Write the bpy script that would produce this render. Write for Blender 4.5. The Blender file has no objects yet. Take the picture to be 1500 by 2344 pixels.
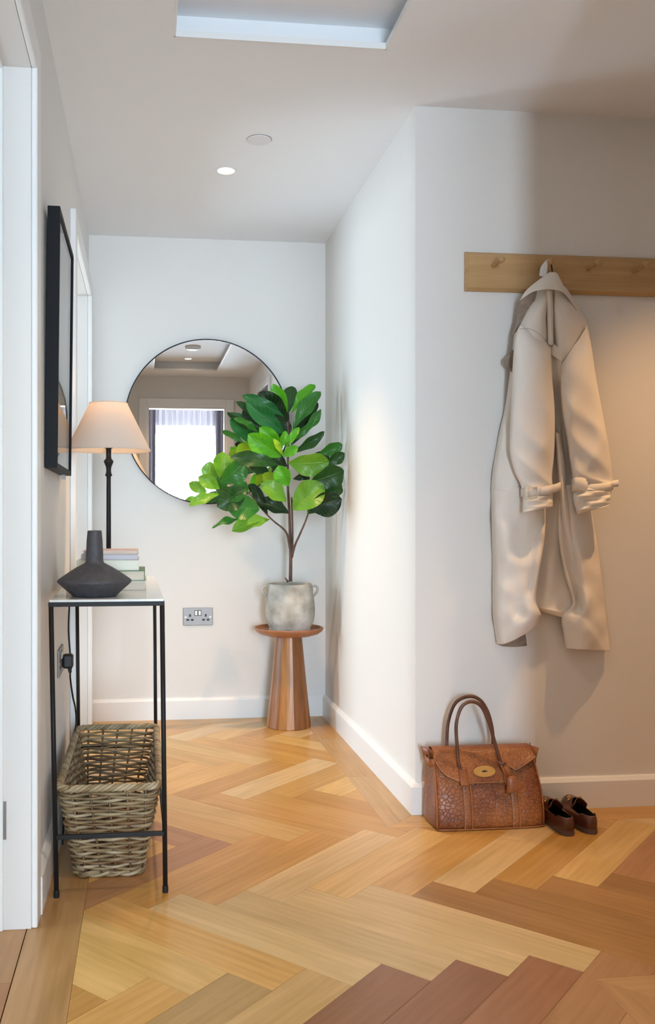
import bpy, bmesh, math, random
from mathutils import Vector, Matrix
random.seed(7)
C = bpy.context.scene.collection
PI = math.pi
sn, cs = math.sin, math.cos

# ------------------------------------------------------------------ camera, world, lights, exposure
FPX, CX, CY, CAMH = 2069.0, 570.0, 1187.0, 0.979
YAW = math.atan(0.115)
SA, CA = sn(YAW), cs(YAW)
cam_d = bpy.data.cameras.new('camera')
cam = bpy.data.objects.new('camera', cam_d); C.objects.link(cam)
cam.location = (0, 0, CAMH)
cam.rotation_euler = (PI/2, 0, -YAW)
cam_d.sensor_fit = 'AUTO'; cam_d.sensor_width = 36.0
cam_d.lens = 36.0*FPX/2344.0
cam_d.shift_x = (750-CX)/2344.0
cam_d.shift_y = (CY-1172)/2344.0
cam_d.clip_start = 0.02
bpy.context.scene.camera = cam
sc = bpy.context.scene
sc.view_settings.view_transform = 'Standard'
sc.view_settings.look = 'None'
sc.view_settings.gamma = 1.0
sc.view_settings.use_curve_mapping = False
sc.view_settings.exposure = 0.0

w = bpy.data.worlds.new('world'); sc.world = w; w.use_nodes = True
w.node_tree.nodes['Background'].inputs[0].default_value = (0.75, 0.87, 1.0, 1)
w.node_tree.nodes['Background'].inputs[1].default_value = 0.6

def area(name, loc, aim, sx, sy, power, col):
    l = bpy.data.lights.new(name, 'AREA'); l.shape = 'RECTANGLE'; l.size = sx; l.size_y = sy
    l.energy = power; l.color = col
    o = bpy.data.objects.new(name, l); C.objects.link(o); o.location = loc
    o.rotation_euler = (Vector(aim)-Vector(loc)).to_track_quat('-Z', 'Y').to_euler()
    return o
def spot(name, loc, power, col, deg, blend, rad=0.022, aim=None):
    l = bpy.data.lights.new(name, 'SPOT'); l.energy = power; l.color = col
    l.spot_size = math.radians(deg); l.spot_blend = blend; l.shadow_soft_size = rad
    o = bpy.data.objects.new(name, l); C.objects.link(o); o.location = loc
    if aim: o.rotation_euler = (Vector(aim)-Vector(loc)).to_track_quat('-Z', 'Y').to_euler()
    return o
DAY = (0.68, 0.85, 1.0)
WARM = (1.0, 0.56, 0.23)
# daylight standing in the real window openings of the rooms that open off the hall
area('daylight_side_room', (-3.05, 1.90, 1.15), (0, 1.90, 1.15), 1.15, 2.05, 60, DAY)
area('daylight_far_room', (-3.05, 4.95, .95), (0, 4.95, .95), 1.2, 1.65, 138, DAY)
area('daylight_rear_window', (0.52, -3.25, 1.15), (0.52, 0, 1.15), 1.3, 1.8, 640, DAY)
# recessed downlights
spot('corridor_downlight_lamp', (0.317, 3.546, 2.325), 100, (1.0, 0.62, 0.32), 76, 0.9)
spot('alcove_downlight_lamp', (1.80, 2.42, 2.325), 75, WARM, 82, 0.9)
spot('tray_downlight_lamp', (0.41, 0.15, 2.41), 30, WARM, 110, 0.8)
spot('tray_front_added_lamp', (0.41, 1.75, 2.41), 38, (1.0, 0.68, 0.38), 100, 0.9)  # added, unseen: brightens the near floor and the coat front

# ------------------------------------------------------------------ helpers
def W(px, py, Y):
    """a point of the plane Y = const, from image pixel coordinates px, py cast through the camera"""
    u = (px-CX)/FPX
    D = Y/(CA-u*SA)
    return Vector((D*(SA+u*CA), Y, CAMH-(py-CY)/FPX*D))

class MB:
    def __init__(s): s.v = []; s.f = []
    def add(s, vs, fs):
        b = len(s.v); s.v += [tuple(x) for x in vs]; s.f += [tuple(b+i for i in f) for f in fs]; return s
    def box(s, x0, x1, y0, y1, z0, z1):
        return s.add([(x, y, z) for z in (z0, z1) for y in (y0, y1) for x in (x0, x1)],
              [(0,2,3,1),(4,5,7,6),(0,1,5,4),(2,6,7,3),(0,4,6,2),(1,3,7,5)])
    def prism(s, poly, z0, z1):
        n = len(poly)
        return s.add([(x, y, z0) for x, y in poly]+[(x, y, z1) for x, y in poly],
              [tuple(range(n-1, -1, -1)), tuple(range(n, 2*n))]+[(i, (i+1) % n, n+(i+1) % n, n+i) for i in range(n)])
    def tube(s, pts, r, n=8, cap=True, flat=1.0, closed=False):
        pts = [Vector(p) for p in pts]; m = len(pts)
        rr = r if isinstance(r, (list, tuple)) else [r]*m
        up = None; vs = []
        for i, p in enumerate(pts):
            if closed: d = pts[(i+1) % m]-pts[i-1]
            else: d = pts[min(i+1, m-1)]-pts[max(i-1, 0)]
            if d.length < 1e-9: d = Vector((0, 0, 1))
            d.normalize()
            if up is None:
                up = Vector((0, 0, 1)) if abs(d.z) < .9 else Vector((0, 1, 0))
            a = d.cross(up); a.normalize(); b = a.cross(d); b.normalize(); up = b
            for k in range(n):
                t = 2*PI*k/n
                vs.append(p+a*cs(t)*rr[i]+b*sn(t)*rr[i]*flat)
        fs = []
        for i in range(m if closed else m-1):
            j = (i+1) % m
            for k in range(n):
                fs.append((i*n+k, i*n+(k+1) % n, j*n+(k+1) % n, j*n+k))
        if cap and not closed:
            fs.append(tuple(range(n-1, -1, -1))); fs.append(tuple((m-1)*n+k for k in range(n)))
        return s.add(vs, fs)
    def lathe(s, prof, c=(0, 0, 0), n=40, cap=True):
        vs = []; m = len(prof)
        for r, z in prof:
            for k in range(n):
                t = 2*PI*k/n; vs.append((c[0]+r*cs(t), c[1]+r*sn(t), c[2]+z))
        fs = [(i*n+k, i*n+(k+1) % n, (i+1)*n+(k+1) % n, (i+1)*n+k) for i in range(m-1) for k in range(n)]
        if cap: fs.append(tuple(range(n-1, -1, -1))); fs.append(tuple((m-1)*n+k for k in range(n)))
        return s.add(vs, fs)
    def grid(s, rows, closed=False):
        """rows of points -> quads"""
        n = len(rows[0]); vs = [p for r in rows for p in r]; fs = []
        for i in range(len(rows)-1):
            for k in range(n if closed else n-1):
                fs.append((i*n+k, i*n+(k+1) % n, (i+1)*n+(k+1) % n, (i+1)*n+k))
        return s.add(vs, fs)
    def build(s, name, mat, parent=None, smooth=False, bevel=0, seg=2, solid=0, sub=0, world=True, fix=False, soff=-1):
        me = bpy.data.meshes.new(name)
        off = Vector((0, 0, 0))
        if world and parent is not None:
            q = parent
            while q: off += q.location; q = q.parent
        me.from_pydata([(Vector(v)-off)[:] for v in s.v], [], s.f)
        if fix:
            bm = bmesh.new(); bm.from_mesh(me); bmesh.ops.recalc_face_normals(bm, faces=bm.faces); bm.to_mesh(me); bm.free()
        me.update()
        me.materials.append(mat)
        o = bpy.data.objects.new(name, me); C.objects.link(o)
        if parent is not None: o.parent = parent
        if smooth:
            for p in me.polygons: p.use_smooth = True
        if solid:
            m = o.modifiers.new('solid', 'SOLIDIFY'); m.thickness = solid; m.offset = soff
        if bevel:
            m = o.modifiers.new('bevel', 'BEVEL'); m.width = bevel; m.segments = seg; m.limit_method = 'ANGLE'
        if sub:
            m = o.modifiers.new('sub', 'SUBSURF'); m.levels = sub; m.render_levels = sub
        return o

def tag(o, label=None, cat=None, group=None, kind=None):
    if label: o['label'] = label
    if cat: o['category'] = cat
    if group: o['group'] = group
    if kind: o['kind'] = kind
    return o
def thing(name, label, cat, loc=(0, 0, 0), group=None):
    o = bpy.data.objects.new(name, None); C.objects.link(o); o.location = loc
    o.empty_display_size = .05
    return tag(o, label, cat, group)
def struct(o, label=None): return tag(o, label, kind='structure')
def sempty(name, loc=(0, 0, 0), label=None):
    o = bpy.data.objects.new(name, None); C.objects.link(o); o.location = loc
    return struct(o, label)

def cr(p0, p1, p2, p3, t):
    return .5*((2*p1)+(p2-p0)*t+(2*p0-5*p1+4*p2-p3)*t*t+(3*p1-p0-3*p2+p3)*t*t*t)
def spline(pts, n):
    """catmull-rom through tuples, n samples"""
    pts = [tuple(p) for p in pts]; m = len(pts)-1; out = []
    for i in range(n):
        x = m*i/(n-1); k = min(int(x), m-1); t = x-k
        a = pts[max(k-1, 0)]; b = pts[k]; c = pts[k+1]; d = pts[min(k+2, m)]
        out.append(tuple(cr(a[j], b[j], c[j], d[j], t) for j in range(len(b))))
    return out
def net(ctrl, nu, nv):
    rows = [spline(r, nu) for r in ctrl]
    cols = [spline([r[i] for r in rows], nv) for i in range(nu)]
    return [[cols[i][j] for i in range(nu)] for j in range(nv)]
def ipol(x, xs, ys):
    if x <= xs[0]: return ys[0]
    for i in range(len(xs)-1):
        if x <= xs[i+1]: return ys[i]+(ys[i+1]-ys[i])*(x-xs[i])/(xs[i+1]-xs[i])
    return ys[-1]

# ------------------------------------------------------------------ materials
def new_mat(name):
    m = bpy.data.materials.new(name); m.use_nodes = True
    return m, m.node_tree.nodes, m.node_tree.links, m.node_tree.nodes['Principled BSDF']
def plain(name, col, rough=.5, metal=0, bump=0, bscale=200, var=0, vscale=8, col2=None, spec=.5, coat=0, stretch=(1, 1, 1), detail=3):
    m, N, L, B = new_mat(name)
    B.inputs['Base Color'].default_value = (*col, 1); B.inputs['Roughness'].default_value = rough
    B.inputs['Metallic'].default_value = metal; B.inputs['Specular IOR Level'].default_value = spec
    B.inputs['Coat Weight'].default_value = coat
    tc = N.new('ShaderNodeTexCoord'); mp = N.new('ShaderNodeMapping'); mp.inputs['Scale'].default_value = stretch
    L.new(tc.outputs['Object'], mp.inputs['Vector'])
    if col2 is not None:
        n = N.new('ShaderNodeTexNoise'); n.inputs['Scale'].default_value = vscale; n.inputs['Detail'].default_value = detail
        L.new(mp.outputs[0], n.inputs['Vector'])
        r = N.new('ShaderNodeValToRGB'); r.color_ramp.elements[0].position = .35; r.color_ramp.elements[1].position = .65
        r.color_ramp.elements[0].color = (*col, 1); r.color_ramp.elements[1].color = (*col2, 1)
        L.new(n.outputs['Fac'], r.inputs[0]); L.new(r.outputs[0], B.inputs['Base Color'])
    if bump:
        n = N.new('ShaderNodeTexNoise'); n.inputs['Scale'].default_value = bscale; n.inputs['Detail'].default_value = 4
        L.new(mp.outputs[0], n.inputs['Vector'])
        b = N.new('ShaderNodeBump'); b.inputs['Strength'].default_value = bump; b.inputs['Distance'].default_value = .002
        L.new(n.outputs['Fac'], b.inputs['Height']); L.new(b.outputs[0], B.inputs['Normal'])
    return m

def wood(name, use_obj_color=False, col=(.5, .3, .15), dark=(.35, .18, .08), axis='X', rough=.38, scale=1.0, contrast=.5):
    m, N, L, B = new_mat(name)
    tc = N.new('ShaderNodeTexCoord'); mp = N.new('ShaderNodeMapping')
    st = {'X': (1.6, 11, 11), 'Z': (14, 14, 1.2)}[axis]
    mp.inputs['Scale'].default_value = tuple(s*scale for s in st)
    L.new(tc.outputs['Object'], mp.inputs['Vector'])
    oi = N.new('ShaderNodeObjectInfo')
    mul = N.new('ShaderNodeVectorMath'); mul.operation = 'SCALE'; mul.inputs[0].default_value = (37, 91, 53)
    L.new(oi.outputs['Random'], mul.inputs['Scale']); L.new(mul.outputs[0], mp.inputs['Location'])
    n1 = N.new('ShaderNodeTexNoise'); n1.inputs['Scale'].default_value = 1.0; n1.inputs['Detail'].default_value = 5; n1.inputs['Distortion'].default_value = 1.6
    L.new(mp.outputs[0], n1.inputs['Vector'])
    mp2 = N.new('ShaderNodeMapping'); mp2.inputs['Scale'].default_value = (4, 4, 4) if axis == 'X' else (4, 4, 4)
    s2 = {'X': (1, 22, 22), 'Z': (16, 16, 1)}[axis]
    mp2.inputs['Scale'].default_value = tuple(s*6*scale for s in s2)
    L.new(tc.outputs['Object'], mp2.inputs['Vector']); L.new(mul.outputs[0], mp2.inputs['Location'])
    n2 = N.new('ShaderNodeTexNoise'); n2.inputs['Scale'].default_value = 1; n2.inputs['Detail'].default_value = 4
    L.new(mp2.outputs[0], n2.inputs['Vector'])
    # cathedral rings
    wv = N.new('ShaderNodeTexWave'); wv.wave_type = 'BANDS'; wv.bands_direction = 'Y' if axis == 'X' else 'X'
    mp3 = N.new('ShaderNodeMapping'); mp3.inputs['Scale'].default_value = (1.6, 10, 10) if axis == 'X' else (10, 10, 1.6)
    L.new(tc.outputs['Object'], mp3.inputs['Vector']); L.new(mul.outputs[0], mp3.inputs['Location'])
    wv.inputs['Scale'].default_value = 1.3; wv.inputs['Distortion'].default_value = 7; wv.inputs['Detail'].default_value = 2; wv.inputs['Detail Scale'].default_value = .8
    L.new(mp3.outputs[0], wv.inputs['Vector'])
    a = N.new('ShaderNodeMath'); a.operation = 'MULTIPLY_ADD'; a.inputs[1].default_value = .10
    L.new(wv.outputs['Fac'], a.inputs[0]); L.new(n1.outputs['Fac'], a.inputs[2])
    a2 = N.new('ShaderNodeMath'); a2.operation = 'MULTIPLY_ADD'; a2.inputs[1].default_value = .45
    L.new(n2.outputs['Fac'], a2.inputs[0]); L.new(a.outputs[0], a2.inputs[2])
    rmp = N.new('ShaderNodeMapRange'); rmp.inputs['From Min'].default_value = .50; rmp.inputs['From Max'].default_value = 1.10
    L.new(a2.outputs[0], rmp.inputs['Value'])
    mx = N.new('ShaderNodeMix'); mx.data_type = 'RGBA'
    L.new(rmp.outputs[0], mx.inputs[0])
    if use_obj_color:
        hs = N.new('ShaderNodeHueSaturation'); hs.inputs['Value'].default_value = 1-contrast; hs.inputs['Saturation'].default_value = 1.1
        L.new(oi.outputs['Color'], hs.inputs['Color'])
        L.new(oi.outputs['Color'], mx.inputs[6]); L.new(hs.outputs[0], mx.inputs[7])
    else:
        mx.inputs[6].default_value = (*col, 1); mx.inputs[7].default_value = (*dark, 1)
    L.new(mx.outputs[2], B.inputs['Base Color'])
    B.inputs['Roughness'].default_value = rough
    b = N.new('ShaderNodeBump'); b.inputs['Strength'].default_value = .15; b.inputs['Distance'].default_value = .001
    L.new(n2.outputs['Fac'], b.inputs['Height']); L.new(b.outputs[0], B.inputs['Normal'])
    return m

M = {}
M['wall'] = plain('wall_paint', (.775, .76, .73), .7, bump=.05, bscale=350)
M['ceil'] = plain('ceiling_paint', (.86, .875, .89), .75, bump=.03, bscale=300)
M['trim'] = plain('satin_trim_paint', (.84, .845, .84), .35)
M['oak_floor'] = wood('oak_floor', True, rough=.32, contrast=.32)
M['joint'] = plain('floor_joint', (.20, .11, .05), .8)
M['oak_rail'] = wood('oak_rail', False, (.56, .36, .17), (.42, .25, .10), 'X', .4)
M['acacia'] = wood('acacia_wood', True, axis='Z', rough=.33, contrast=.45)
M['acacia_x'] = wood('acacia_tray', False, (.42, .17, .07), (.25, .09, .035), 'X', .3)
M['black'] = plain('black_metal', (.010, .010, .011), .5, spec=.25)
M['blackframe'] = plain('black_frame', (.008, .009, .011), .6, spec=.2)
M['cord'] = plain('black_cord', (.008, .008, .008), .5)
M['vase'] = plain('charcoal_stoneware', (.046, .044, .050), .6, bump=.5, bscale=260, col2=(.064, .061, .068), vscale=60)
M['marble'] = plain('white_stone_top', (.72, .74, .72), .12)
M['mirror'] = plain('mirror_glass', (.93, .92, .90), .0, metal=1)
M['steel'] = plain('brushed_steel', (.25, .235, .225), .45, metal=.8, stretch=(1, 1, 40), bump=.1, bscale=60)
M['slot'] = plain('socket_slot', (.03, .025, .025), .6)
M['rocker'] = plain('rocker_switch', (.55, .53, .47), .35, metal=.3)
M['willow'] = plain('grey_willow', (.165, .105, .045), .5, bump=.3, bscale=120, col2=(.31, .225, .115), vscale=14)
M['willow2'] = plain('brown_willow', (.13, .068, .030), .45, bump=.3, bscale=120, col2=(.24, .14, .065), vscale=14)
M['willow3'] = plain('pale_willow', (.27, .20, .105), .5, bump=.3, bscale=120, col2=(.42, .34, .22), vscale=14)
M['pot'] = plain('weathered_stone_pot', (.30, .275, .225), .85, bump=.6, bscale=60, col2=(.56, .535, .475), vscale=13, detail=6)
M['soil'] = plain('soil', (.03, .02, .015), .95, bump=1, bscale=80)
M['bark'] = plain('bark', (.095, .052, .04), .8, bump=.8, bscale=90, col2=(.16, .09, .065), vscale=30)
M['shade'] = None
M['gold'] = plain('brass', (.95, .62, .22), .22, metal=1)
M['white_cover'] = plain('white_cover', (.75, .72, .68), .5)

# linen lamp shade
m, N, L, B = new_mat('linen_shade')
B.inputs['Base Color'].default_value = (.90, .82, .73, 1); B.inputs['Roughness'].default_value = .9
tr = N.new('ShaderNodeBsdfTranslucent'); tr.inputs[0].default_value = (.85, .70, .52, 1)
mix = N.new('ShaderNodeMixShader'); mix.inputs[0].default_value = .35
out = [n for n in N if n.type == 'OUTPUT_MATERIAL'][0]
L.new(B.outputs[0], mix.inputs[1]); L.new(tr.outputs[0], mix.inputs[2]); L.new(mix.outputs[0], out.inputs[0])
tc = N.new('ShaderNodeTexCoord'); mp = N.new('ShaderNodeMapping'); mp.inputs['Scale'].default_value = (60, 60, 260)
nz = N.new('ShaderNodeTexNoise'); nz.inputs['Scale'].default_value = 3; L.new(tc.outputs['Object'], mp.inputs[0]); L.new(mp.outputs[0], nz.inputs[0])
bp = N.new('ShaderNodeBump'); bp.inputs['Strength'].default_value = .3; bp.inputs['Distance'].default_value = .001
L.new(nz.outputs[0], bp.inputs['Height']); L.new(bp.outputs[0], B.inputs['Normal'])
M['shade'] = m

# sheer curtain
m, N, L, B = new_mat('sheer_voile')
tr = N.new('ShaderNodeBsdfTranslucent'); tr.inputs[0].default_value = (.7, .7, .74, 1)
tp = N.new('ShaderNodeBsdfTransparent'); tp.inputs[0].default_value = (1, 1, 1, 1)
mix = N.new('ShaderNodeMixShader'); mix.inputs[0].default_value = .6
out = [n for n in N if n.type == 'OUTPUT_MATERIAL'][0]
L.new(tr.outputs[0], mix.inputs[1]); L.new(tp.outputs[0], mix.inputs[2]); L.new(mix.outputs[0], out.inputs[0])
M['sheer'] = m
M['drape'] = plain('dark_drape', (.09, .07, .085), .9)

def emit(name, col, s):
    m, N, L, B = new_mat(name)
    B.inputs['Emission Color'].default_value = (*col, 1); B.inputs['Emission Strength'].default_value = s
    return m
M['lamp_face'] = emit('downlight_face', (1, .80, .55), 25)

# glass for the picture
m, N, L, B = new_mat('picture_glass')
B.inputs['Base Color'].default_value = (.9, .9, .88, 1); B.inputs['Roughness'].default_value = .02
gl = N.new('ShaderNodeBsdfGlossy'); gl.inputs['Roughness'].default_value = .01
tp = N.new('ShaderNodeBsdfTransparent')
fr = N.new('ShaderNodeFresnel'); fr.inputs[0].default_value = 1.5
mix = N.new('ShaderNodeMixShader'); out = [n for n in N if n.type == 'OUTPUT_MATERIAL'][0]
L.new(fr.outputs[0], mix.inputs[0]); L.new(tp.outputs[0], mix.inputs[1]); L.new(gl.outputs[0], mix.inputs[2]); L.new(mix.outputs[0], out.inputs[0])
M['glass'] = m

# leather, crocodile-scale emboss
def leather(name, c1, c2, scale=55, strength=.6, rough=.32):
    m, N, L, B = new_mat(name)
    tc = N.new('ShaderNodeTexCoord'); mp = N.new('ShaderNodeMapping'); mp.inputs['Scale'].default_value = (1, 1, 1.25)
    L.new(tc.outputs['Object'], mp.inputs[0])
    vo = N.new('ShaderNodeTexVoronoi'); vo.feature = 'DISTANCE_TO_EDGE'; vo.inputs['Scale'].default_value = scale
    L.new(mp.outputs[0], vo.inputs['Vector'])
    mr = N.new('ShaderNodeMapRange'); mr.inputs['From Max'].default_value = .11; L.new(vo.outputs['Distance'], mr.inputs['Value'])
    nz = N.new('ShaderNodeTexNoise'); nz.inputs['Scale'].default_value = 9; nz.inputs['Detail'].default_value = 5; L.new(tc.outputs['Object'], nz.inputs[0])
    rp = N.new('ShaderNodeValToRGB'); rp.color_ramp.elements[0].position = .35; rp.color_ramp.elements[1].position = .68
    rp.color_ramp.elements[0].color = (*c1, 1); rp.color_ramp.elements[1].color = (*c2, 1)
    L.new(nz.outputs['Fac'], rp.inputs[0])
    mx = N.new('ShaderNodeMix'); mx.data_type = 'RGBA'; mx.blend_type = 'MULTIPLY'; mx.inputs[0].default_value = .5
    L.new(rp.outputs[0], mx.inputs[6]); L.new(mr.outputs[0], mx.inputs[7]); L.new(mx.outputs[2], B.inputs['Base Color'])
    bp = N.new('ShaderNodeBump'); bp.inputs['Strength'].default_value = strength; bp.inputs['Distance'].default_value = .0012
    L.new(mr.outputs[0], bp.inputs['Height']); L.new(bp.outputs[0], B.inputs['Normal'])
    B.inputs['Roughness'].default_value = rough
    return m
M['leather'] = leather('tan_leather', (.19, .050, .012), (.37, .125, .032), 70, .5, .40)
M['leather_flap'] = leather('tan_leather_flap', (.22, .062, .015), (.38, .13, .036), 95, .3, .40)
M['leather_dark'] = plain('handle_leather', (.085, .032, .018), .35, col2=(.13, .05, .026), vscale=30)
M['leather_plain'] = plain('plain_leather', (.22, .064, .018), .42, col2=(.33, .11, .032), vscale=25)
M['stitch'] = plain('pale_stitching', (.50, .25, .10), .6)
M['shoe'] = plain('brown_calf', (.075, .022, .012), .25, col2=(.11, .034, .017), vscale=18)
M['shoe_in'] = plain('dark_lining', (.012, .007, .006), .8)
M['sole'] = plain('shoe_sole', (.10, .06, .045), .6)
# coat cotton
M['coat'] = plain('ecru_cotton', (.82, .765, .70), .85, bump=.12, bscale=900, col2=(.85, .80, .73), vscale=6)
M['coat_in'] = plain('coat_lining', (.23, .18, .145), .85, bump=.4, bscale=250, col2=(.32, .26, .21), vscale=60)
M['coat_hw'] = plain('cream_buckle', (.72, .68, .55), .3)
M['coat_tab'] = plain('white_strap_tip', (.82, .80, .78), .6)
M['hanger'] = plain('white_label', (.85, .87, .90), .5)

def leafmat(name, c, back):
    m, N, L, B = new_mat(name)
    B.inputs['Roughness'].default_value = .38
    tc = N.new('ShaderNodeTexCoord'); sp = N.new('ShaderNodeSeparateXYZ'); L.new(tc.outputs['UV'], sp.inputs[0])
    # side veins: stripes running forward from the midrib; |v-.5|
    ab = N.new('ShaderNodeMath'); ab.operation = 'SUBTRACT'; ab.inputs[1].default_value = .5; L.new(sp.outputs['Y'], ab.inputs[0])
    ab2 = N.new('ShaderNodeMath'); ab2.operation = 'ABSOLUTE'; L.new(ab.outputs[0], ab2.inputs[0])
    k = N.new('ShaderNodeMath'); k.operation = 'MULTIPLY_ADD'; k.inputs[1].default_value = -.45; L.new(ab2.outputs[0], k.inputs[0]); L.new(sp.outputs['X'], k.inputs[2])
    k2 = N.new('ShaderNodeMath'); k2.operation = 'MULTIPLY'; k2.inputs[1].default_value = 9; L.new(k.outputs[0], k2.inputs[0])
    fr = N.new('ShaderNodeMath'); fr.operation = 'FRACT'; L.new(k2.outputs[0], fr.inputs[0])
    s5 = N.new('ShaderNodeMath'); s5.operation = 'SUBTRACT'; s5.inputs[1].default_value = .5; L.new(fr.outputs[0], s5.inputs[0])
    s6 = N.new('ShaderNodeMath'); s6.operation = 'ABSOLUTE'; L.new(s5.outputs[0], s6.inputs[0])
    v1 = N.new('ShaderNodeMapRange'); v1.inputs['From Min'].default_value = .0; v1.inputs['From Max'].default_value = .09; v1.inputs['To Min'].default_value = 1; v1.inputs['To Max'].default_value = 0
    L.new(s6.outputs[0], v1.inputs['Value'])
    v2 = N.new('ShaderNodeMapRange'); v2.inputs['From Min'].default_value = .008; v2.inputs['From Max'].default_value = .03; v2.inputs['To Min'].default_value = 1; v2.inputs['To Max'].default_value = 0
    L.new(ab2.outputs[0], v2.inputs['Value'])
    mxv = N.new('ShaderNodeMath'); mxv.operation = 'MAXIMUM'; L.new(v1.outputs[0], mxv.inputs[0]); L.new(v2.outputs[0], mxv.inputs[1])
    nz = N.new('ShaderNodeTexNoise'); nz.inputs['Scale'].default_value = 14; L.new(tc.outputs['Object'], nz.inputs[0])
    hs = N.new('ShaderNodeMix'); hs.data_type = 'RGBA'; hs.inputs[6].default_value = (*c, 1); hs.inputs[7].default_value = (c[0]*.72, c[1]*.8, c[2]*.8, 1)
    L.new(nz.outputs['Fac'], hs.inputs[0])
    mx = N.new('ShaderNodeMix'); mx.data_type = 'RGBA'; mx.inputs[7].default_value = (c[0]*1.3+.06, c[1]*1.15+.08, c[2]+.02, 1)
    sc_ = N.new('ShaderNodeMath'); sc_.operation = 'MULTIPLY'; sc_.inputs[1].default_value = .8; L.new(mxv.outputs[0], sc_.inputs[0])
    L.new(sc_.outputs[0], mx.inputs[0]); L.new(hs.outputs[2], mx.inputs[6])
    L.new(mx.outputs[2], B.inputs['Base Color'])
    bp = N.new('ShaderNodeBump'); bp.inputs['Strength'].default_value = .6; bp.inputs['Distance'].default_value = .002; bp.invert = True
    L.new(mxv.outputs[0], bp.inputs['Height']); L.new(bp.outputs[0], B.inputs['Normal'])
    tr = N.new('ShaderNodeBsdfTranslucent'); tr.inputs[0].default_value = (c[0]*1.6, c[1]*1.4, c[2]*.6, 1)
    mix = N.new('ShaderNodeMixShader'); mix.inputs[0].default_value = .22
    out = [n for n in N if n.type == 'OUTPUT_MATERIAL'][0]
    L.new(B.outputs[0], mix.inputs[1]); L.new(tr.outputs[0], mix.inputs[2]); L.new(mix.outputs[0], out.inputs[0])
    return m
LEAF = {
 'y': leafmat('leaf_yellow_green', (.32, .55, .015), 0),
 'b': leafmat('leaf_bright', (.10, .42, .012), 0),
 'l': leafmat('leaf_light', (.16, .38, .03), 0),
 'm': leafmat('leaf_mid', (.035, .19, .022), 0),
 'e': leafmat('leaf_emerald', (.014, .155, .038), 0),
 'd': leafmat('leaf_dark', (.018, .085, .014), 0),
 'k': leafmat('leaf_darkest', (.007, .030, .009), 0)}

# ------------------------------------------------------------------ the setting
H = 2.35
XL, XR, YB, YP = -.27, .893, 4.43, 2.92      # left wall, corridor right wall, end wall, peg wall
XN, YN = 1.07, 1.70                           # corner of the near right wall
YR = -.45                                     # wall behind the camera
T = .12
D1 = (1.30, 2.203, 2.055)                     # near left doorway: y0, y1, height
D2 = (3.39, 4.325, 2.03)
D3 = (.02, .83, 2.04)                         # doorway behind the camera: x0, x1, height

# floor with herringbone planks
floor = MB().box(-3.3, 3.52, -3.4, 4.6, -.06, -.012).build('floor', M['joint'])
struct(floor, 'oak herringbone floor with a straight plank border')
def clip(poly, x0, x1, y0, y1):
    for ax, lim, s in ((0, x0, 1), (0, x1, -1), (1, y0, 1), (1, y1, -1)):
        out = []
        for i in range(len(poly)):
            a, b = poly[i-1], poly[i]
            da, db = s*(a[ax]-lim), s*(b[ax]-lim)
            if (da >= 0) != (db >= 0):
                t = da/(da-db); out.append((a[0]+(b[0]-a[0])*t, a[1]+(b[1]-a[1])*t))
            if db >= 0: out.append(b)
        poly = out
        if len(poly) < 3: return []
    return poly
def parea(p): return .5*sum(p[i-1][0]*p[i][1]-p[i][0]*p[i-1][1] for i in range(len(p)))
G = .00035
def plank(polys, c, ang, color):
    """polys in world xy; object frame at c turned by ang so the grain runs along local x"""
    mb = MB()
    ca, sa = cs(-ang), sn(-ang)
    for p in polys:
        if parea(p) < 0: p = p[::-1]
        q = [((x-c[0])*ca-(y-c[1])*sa, (x-c[0])*sa+(y-c[1])*ca) for x, y in p]
        mb.prism(q, -.014, 0)
    o = mb.build('plank', M['oak_floor'], world=False)
    o.parent = floor; o.location = (c[0], c[1], 0); o.rotation_euler = (0, 0, ang)
    o.color = (*color, 1)
    return o
TONES = [(.64, .36, .115), (.585, .315, .094), (.67, .395, .135), (.56, .295, .085), (.62, .34, .104), (.69, .43, .155)]
DARK = (.31, .135, .060); PALE = (.68, .46, .22); REDD = (.45, .22, .09)
PW, PL = .120, .600
a0 = (.3476-1.941)/math.sqrt(2); b0 = (.3476+1.941)/math.sqrt(2)
EB = .127
IX0, IX1, IX2, IX3 = -.152, .763, .949, 3.27
IY0, IY1, IY2, IY3 = -.32, 1.827, 2.785, 4.30
R2 = math.sqrt(2)
prng = random.Random(11)
def special(kind, X, Y):
    # individually toned boards, as laid in the room
    for k, x, y, c in SPEC:
        if k == kind and abs(X-x) < .045 and abs(Y-y) < .045: return c
    return None
SPEC = []
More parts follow.
